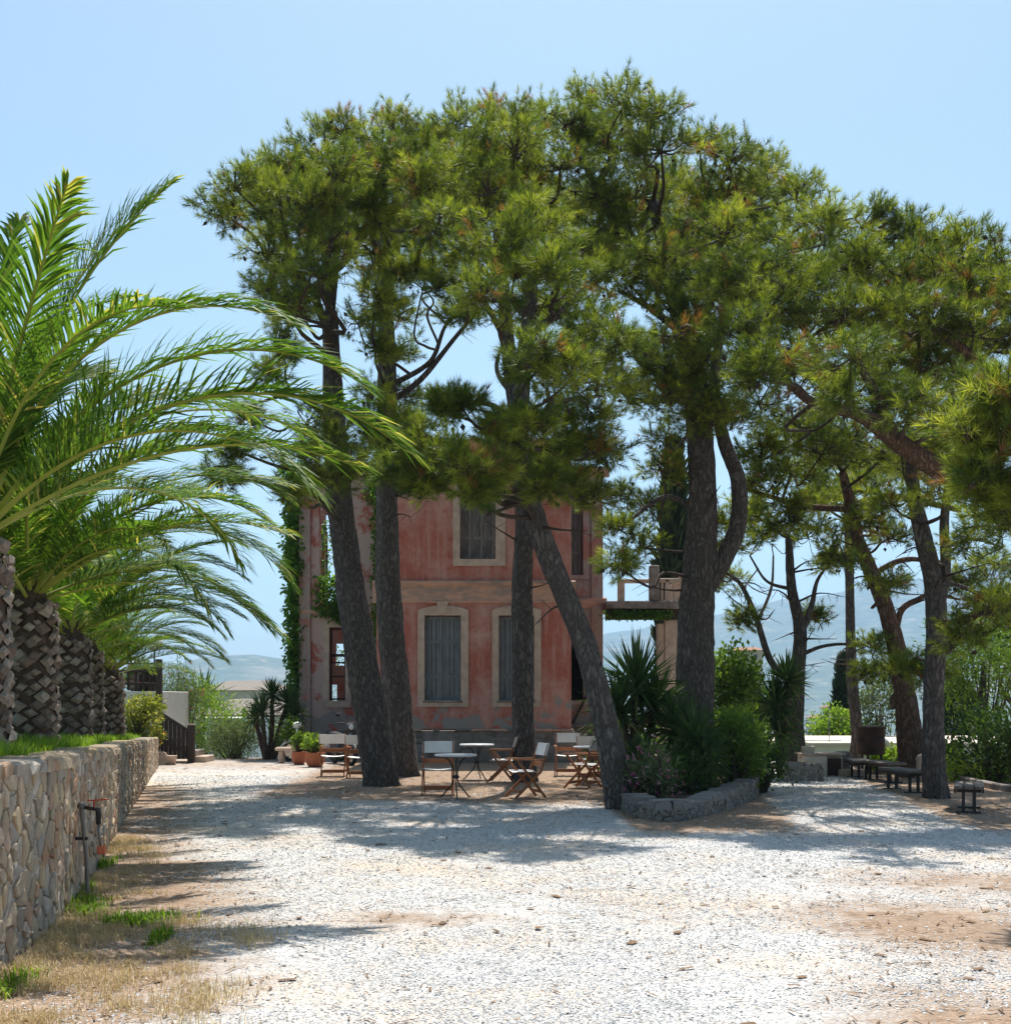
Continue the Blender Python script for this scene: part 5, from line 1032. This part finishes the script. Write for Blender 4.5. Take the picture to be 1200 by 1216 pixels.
for i, (px, py, a, lab) in enumerate(chairs):
    o = proto if i == 0 else copy_tree(proto); g = G(px, py); o.location = (g.x, g.y, .005); o.rotation_euler = (0, 0, R(a)); tag(o, lab, 'chair', 'folding canvas chairs under the pines')
def cafe_table(label, px, py, seed):
    g = G(px, py); t = thing('cafe_table', label, 'table', (g.x, g.y, .0), R(seed * 37), group='round cafe tables')
    b = MB(); b.lathe([(.30, .695), (.345, .70), (.355, .712), (.355, .722), (.345, .73), (.01, .731)], 32); b.build('table_top', M['marble'], t)
    b = MB(); b.lathe([(.02, .68), (.16, .68), (.16, .694), (.02, .694)], 16); b.build('top_plate', M['iron'], t)
    for k in range(3):
        a = R(120 * k); c, s = math.cos(a), math.sin(a); one('tube', 'leg', M['iron'], t, [(c * r_, s * r_, z) for r_, z in ((.22, .685), (.12, .62), (.05, .5), (.035, .36), (.06, .24), (.17, .12), (.25, .03), (.29, .012))], .0125, 7, 4)
    b = MB(); b.lathe([(.045, .33), (.06, .34), (.06, .37), (.045, .38)], 14); b.build('collar', M['iron'], t); return t
cafe_table('round marble-topped table with iron legs beside the front canvas chair', 541, 948, 1)
cafe_table('round table standing close to the plinth of the house', 566, 926, 2)
cafe_table('round table among the chair group by the bent pine', 702, 931, 3)
cafe_table('round table behind the stout leaning pine', 440, 918, 4)

# pots
def pot(label, px, py, r_, h, seed, mat='leaf_bright'):
    g = G(px, py); t = thing('flower_pot', label, 'pot', (g.x, g.y, -.005), group='terracotta pots')
    b = MB(); b.lathe([(r_ * .62, 0), (r_ * .9, h * .35), (r_, h * .7), (r_ * .92, h * .9), (r_ * .97, h * .93), (r_ * .97, h), (r_ * .86, h), (r_ * .84, h * .9), (.01, h * .88)], 24); b.build('pot_body', M['terracotta'], t)
    bush('potted_plant', label.replace('terracotta pot', 'leafy plant growing in terracotta pot'), 'plant', (g.x, g.y, h * .88), (r_ * .95, r_ * .95, .26), .24, 800, .085, mat, seed, nsub=14, group='potted plants')
pot('large rounded terracotta pot next to the chairs', 374, 911, .25, .36, 201); pot('smaller terracotta pot nearer the stone bench', 355, 908, .19, .33, 202, 'leaf_mid')
t = thing('slab_bench', 'small stone slab bench beside the white scooter', 'bench', G(342, 906)); one('box', 'slab', M['trim_stone'], t, (0, 0, .36), (.62, .4, .09), bev=.03)
for s in (-1, 1): one('box', 'support', M['trim_stone'], t, (s * .17, 0, .155), (.12, .3, .33), bev=.03)

# scooters
def scooter(label, loc, rz, body):
    t = thing('scooter', label, 'scooter', loc, rz, group='parked scooters')
    for x in (-.6, .6):
        b = MB(); n_ = 20
        ring = [(.24 + .055 * math.cos(2 * math.pi * q / 8), .05 * math.sin(2 * math.pi * q / 8)) for q in range(8)]
        V = [(x + rr * math.cos(2 * math.pi * i / n_), yy, .29 + rr * math.sin(2 * math.pi * i / n_)) for i in range(n_) for rr, yy in ring]
        b.add(V, [(i * 8 + j, ((i + 1) % n_) * 8 + j, ((i + 1) % n_) * 8 + (j + 1) % 8, i * 8 + (j + 1) % 8) for i in range(n_) for j in range(8)], 0, True); w = b.build('wheel', M['rubber'], t)
        b = MB(); V = [(x + .2 * math.cos(2 * math.pi * i / 16), s * .03, .29 + .2 * math.sin(2 * math.pi * i / 16)) for s in (-1, 1) for i in range(16)]; b.add(V, [tuple(range(16)), tuple(range(31, 15, -1))] + [(i, (i + 1) % 16, 16 + (i + 1) % 16, 16 + i) for i in range(16)]); b.build('rim', M['chrome'], w)
    def loft(name, secs, mat):
        b = MB(); k = 10; V = []
        for (x, z, hw, hh) in secs: V += [(x, hw * math.cos(2 * math.pi * j / k), z + hh * math.sin(2 * math.pi * j / k)) for j in range(k)]
        b.add(V, [(i * k + j, i * k + (j + 1) % k, (i + 1) * k + (j + 1) % k, (i + 1) * k + j) for i in range(len(secs) - 1) for j in range(k)] + [tuple(range(k)), tuple(range(len(secs) * k - 1, (len(secs) - 1) * k - 1, -1))], 0, True); return b.build(name, M[mat], t)
    loft('front_fender', [(.36, .42, .05, .04), (.48, .54, .085, .05), (.62, .58, .09, .05), (.78, .52, .08, .05), (.9, .40, .04, .04)], body)
    loft('rear_body', [(-.95, .62, .06, .06), (-.8, .60, .15, .13), (-.5, .55, .19, .17), (-.25, .50, .17, .16), (-.1, .40, .12, .09)], body)
    loft('floorboard', [(-.2, .31, .15, .05), (.1, .29, .18, .04), (.36, .31, .16, .05)], 'rubber')
    b = MB(); V = [(x_ + o_, y_, z_) for o_ in (0, .05) for x_, y_, z_ in ((.36, -.16, .3), (.36, .16, .3), (.42, .21, .6), (.44, .15, .88), (.44, -.15, .88), (.42, -.21, .6))]; b.add(V, [(0, 5, 4, 3, 2, 1), (6, 7, 8, 9, 10, 11)] + [(i, (i + 1) % 6, 6 + (i + 1) % 6, 6 + i) for i in range(6)]); b.build('leg_shield', M[body], t)
    loft('seat', [(-.85, .78, .08, .03), (-.6, .77, .14, .06), (-.3, .74, .13, .06), (-.12, .70, .08, .04)], 'rubber')
    one('tube', 'fork', M['chrome'], t, [(.60, 0, .29), (.5, 0, .62), (.42, 0, 1.0)], .03, 8); one('tube', 'handlebar', M['iron'], t, [(.30, -.36, 1.02), (.40, -.2, 1.06), (.42, 0, 1.02), (.40, .2, 1.06), (.30, .36, 1.02)], .018, 8, 4)
    loft('headlamp', [(.36, .98, .05, .05), (.42, .98, .10, .09), (.5, .97, .11, .10), (.56, .96, .09, .08)], body); one('ball', 'lens', M['globe_white'], t, (.545, 0, .96), .075, sq=(.5, 1, 1))
    for s in (-1, 1): b = MB(); b.tube([(.38, s * .22, 1.05), (.36, s * .28, 1.22)], .008, 6); b.ball((.36, s * .28, 1.26), .06, n=6, sq=(.3, 1, .7)); b.build('mirror', M['iron'], t)
scooter('white scooter parked behind the stone slab seat', (at(374, 33.4)[0], 33.4, -.02), R(184), 'scooter_white')
scooter('dark motor scooter parked against the wing behind the chairs', (at(405, 31.5)[0], 31.9, -.01), R(-62), 'scooter_dark')

# ------------------------------------------------------------------ standpipe on the wall
sp_ = thing('standpipe', 'grey water standpipe with a red tap handle against the stone wall', 'standpipe', (float(wall_x(10.4)) + .10, 10.4, 0))
one('tube', 'pipe', M['pipe_metal'], sp_, [(.02, 0, -.1), (.01, 0, .3), (-.02, 0, .62), (-.03, 0, .76)], [.017, .017, .017, .024], 12, 4)
one('ball', 'elbow', M['pipe_metal'], sp_, (-.03, 0, .77), .036)
one('tube', 'valve', M['iron'], sp_, [(-.03, 0, .76), (.06, -.02, .75), (.13, -.03, .74)], [.014, .018, .015], 10); one('bar', 'tap_handle', M['red_paint'], sp_, (.03, -.03, .815), (.20, -.04, .825), .022, .01)
one('tube', 'handle_stem', M['red_paint'], sp_, [(.08, -.025, .75), (.08, -.03, .82)], .008, 6)
one('tube', 'spout', M['rubber'], sp_, [(.11, -.03, .75), (.12, -.035, .70), (.12, -.035, .62)], [.019, .024, .02], 10); one('tube', 'hose_end', M['pipe_metal'], sp_, [(.12, -.035, .62), (.13, -.04, .5), (.14, -.04, .44)], .010, 7); one('box', 'tag', M['orange_plastic'], sp_, (.145, -.04, .41), (.075, .02, .07), bev=.01)
one('box', 'pipe_clip', M['iron'], sp_, (-.03, 0, .5), (.10, .03, .025))

# ------------------------------------------------------------------ deck, stairs and gate at the end of the wall
D_ = 32.6; zz = lambda y: CH + (HY - y) / FPX * D_; xx = lambda x: (x - CX) / FPX * D_
dk = thing('raised_deck', 'raised white-walled deck with a dark timber railing at the wall end', 'deck', (0, 0, 0)); xr = xx(187)
one('box', 'deck_wall', M['white_paint'], dk, (xr - 2.5, D_ + 1.6, zz(821) / 2 - .2), (5.0, 3.2, zz(821) + .4), bev=.01)
one('box', 'newel_post', M['dark_wood'], dk, (xr + .06, D_ - .08, (zz(783) + .1) / 2), (.15, .15, zz(783) - .1), bev=.01)
for y_, h in ((788, .04), (797, .08), (812, .07)): one('box', 'rail', M['dark_wood'], dk, (xr - 1.6, D_ - .06, zz(y_)), (3.2, .06, h), bev=.008)
for i in range(16): one('box', 'baluster', M['dark_wood'], dk, (xr - .16 - i * .19, D_ - .06, (zz(797) + zz(820)) / 2), (.055, .05, zz(797) - zz(820)), bev=.006)
for i in range(2): one('box', 'post', M['dark_wood'], dk, (xr - 1.5 - i * 1.5, D_ - .06, (zz(788) + zz(820)) / 2), (.09, .09, zz(788) - zz(820)), bev=.006)
t = thing('lamp_post', 'thin black lamp post with a white globe on the deck', 'lamp', (xx(182), D_ + .1, zz(821))); one('tube', 'pole', M['iron'], t, [(0, 0, -.02), (0, 0, zz(773) - zz(821))], .022, 8); b = MB(); b.lathe([(.05, 0), (.17, .07), (.22, .19), (.17, .31), (.05, .37), (.01, .38)], 18, (0, 0, zz(773) - zz(821))); b.build('globe', M['globe_white'], t)
for px, r_, lab in ((170, .26, 'brown barrel planter behind the deck railing'), (158, .2, 'grey planter behind the deck railing')):
    t = thing('barrel_planter', lab, 'planter', (xx(px), D_ + .45, zz(821))); b = MB(); b.lathe([(r_ * .8, 0), (r_, .12), (r_ * 1.03, .3), (r_, .44), (r_ * .85, .45), (.01, .42)], 18); b.build('barrel', M['dark_wood'] if r_ > .22 else M['plinth_stone'], t)
bush('geranium', 'red geraniums blooming behind the top deck rail', 'flowers', (xx(153), D_ + .5, zz(821)), (.5, .3, .3), .42, 1500, .07, 'leaf_mid', 301, flowers=('petal_red', 90, .05))
bush('geranium', 'green leafy plant in the barrel on the deck', 'plant', (xx(172), D_ + .5, zz(802)), (.36, .28, .18), .12, 900, .07, 'leaf_mid', 302)
st = thing('stair', 'stone garden stair with a dark timber balustrade at the end of the wall', 'stairs', (0, 0, 0)); xs = xx(190)
for i in range(4): one('box', 'step', M['plinth_stone'] if i % 2 else M['trim_stone'], st, (xs + 1.0 - i * .26, D_ + .5, .08 + i * .15), (.34, 1.0, .17), bev=.015)
one('bar', 'handrail', M['dark_wood'], st, (xs + .02, D_ - .12, zz(846)), (xs + .78, D_ - .12, zz(868)), .07, .08, bev=.01)
for i in range(7):
    f_ = i / 6; x = xs + .08 + .66 * f_; zt = zz(847) + (zz(868) - zz(847)) * f_; one('box', 'balustrade_board', M['dark_wood'], st, (x, D_ - .12, (zt + .1) / 2), (.10, .035, zt - .1), bev=.005)
one('box', 'newel_post', M['dark_wood'], st, (xs + .84, D_ - .14, zz(862) / 2), (.17, .17, zz(862) + .04), bev=.015); one('box', 'post_cap', M['trim_stone'], st, (xs + .84, D_ - .14, zz(862) + .035), (.2, .2, .03))
bl = thing('painted_post', 'blue painted post with a red band and white ball top by the stair', 'post', (xx(194), D_ - .6, 0))
one('tube', 'shaft', M['blue_paint'], bl, [(0, 0, -.02), (0, 0, zz(856))], .06, 12); one('tube', 'band', M['red_paint'], bl, [(0, 0, zz(857)), (0, 0, zz(849))], .075, 12); one('tube', 'stripe', M['white_paint'], bl, [(.07, -.02, .05), (.07, -.02, zz(876))], .025, 8); one('ball', 'ball_top', M['globe_white'], bl, (0, 0, zz(846)), .085)
for px, r_, h, lab, mt in ((196, .2, .3, 'square brick-coloured tub next to the painted post', 'plinth_stone'), (214, .17, .24, 'low tub at the foot of the stair', 'trim_stone')):
    t = thing('plant_tub', lab, 'pot', (xx(px), D_ - 1.0, -.01)); b = MB(); b.lathe([(r_ * .8, 0), (r_, h * .9), (r_ * 1.08, h * .92), (r_ * 1.08, h), (r_ * .9, h), (.01, h * .9)], 16); b.build('tub_body', M[mt], t)
bush('shrub', 'thin flowering plant with orange blossom growing in the tub by the painted post', 'plant', (xx(199), D_ - 1.0, .26), (.22, .2, .4), .48, 900, .07, 'leaf_variegated', 303, nsub=12, flowers=('petal_red', 14, .05))
t = thing('round_plate', 'pale round stone disc leaning by the stair tubs', 'stone disc', (xx(206), D_ - 1.1, .16)); b = MB(); V = [(.15 * math.cos(q * math.pi / 10), s * .025 + .05 * math.sin(q * math.pi / 10), .17 * math.sin(q * math.pi / 10)) for s in (-1, 1) for q in range(20)]; b.add(V, [tuple(range(20)), tuple(range(39, 19, -1))] + [(i, (i + 1) % 20, 20 + (i + 1) % 20, 20 + i) for i in range(20)]); b.build('disc', M['trim_stone'], t)

# ------------------------------------------------------------------ haze over the valley
m = bpy.data.materials.new('haze'); m.use_nodes = True; n = m.node_tree.nodes; n.remove(n['Principled BSDF'])
pv = n.new('ShaderNodeVolumePrincipled'); pv.inputs['Color'].default_value = (.44, .67, 1.0, 1); pv.inputs['Density'].default_value = 1.6e-4; pv.inputs['Anisotropy'].default_value = .2
m.node_tree.links.new(pv.outputs[0], n['Material Output'].inputs['Volume'])
b = MB(); zlo, zhi = float(ZZ.min()) - 1.0, float(ZZ.max()) + 20
b.box((500, 3975, (zlo + zhi) / 2), (14100, 8560, zhi - zlo)); hz = b.build('haze', m); tag(hz, 'pale blue summer haze filling the valley', 'haze', kind='stuff')
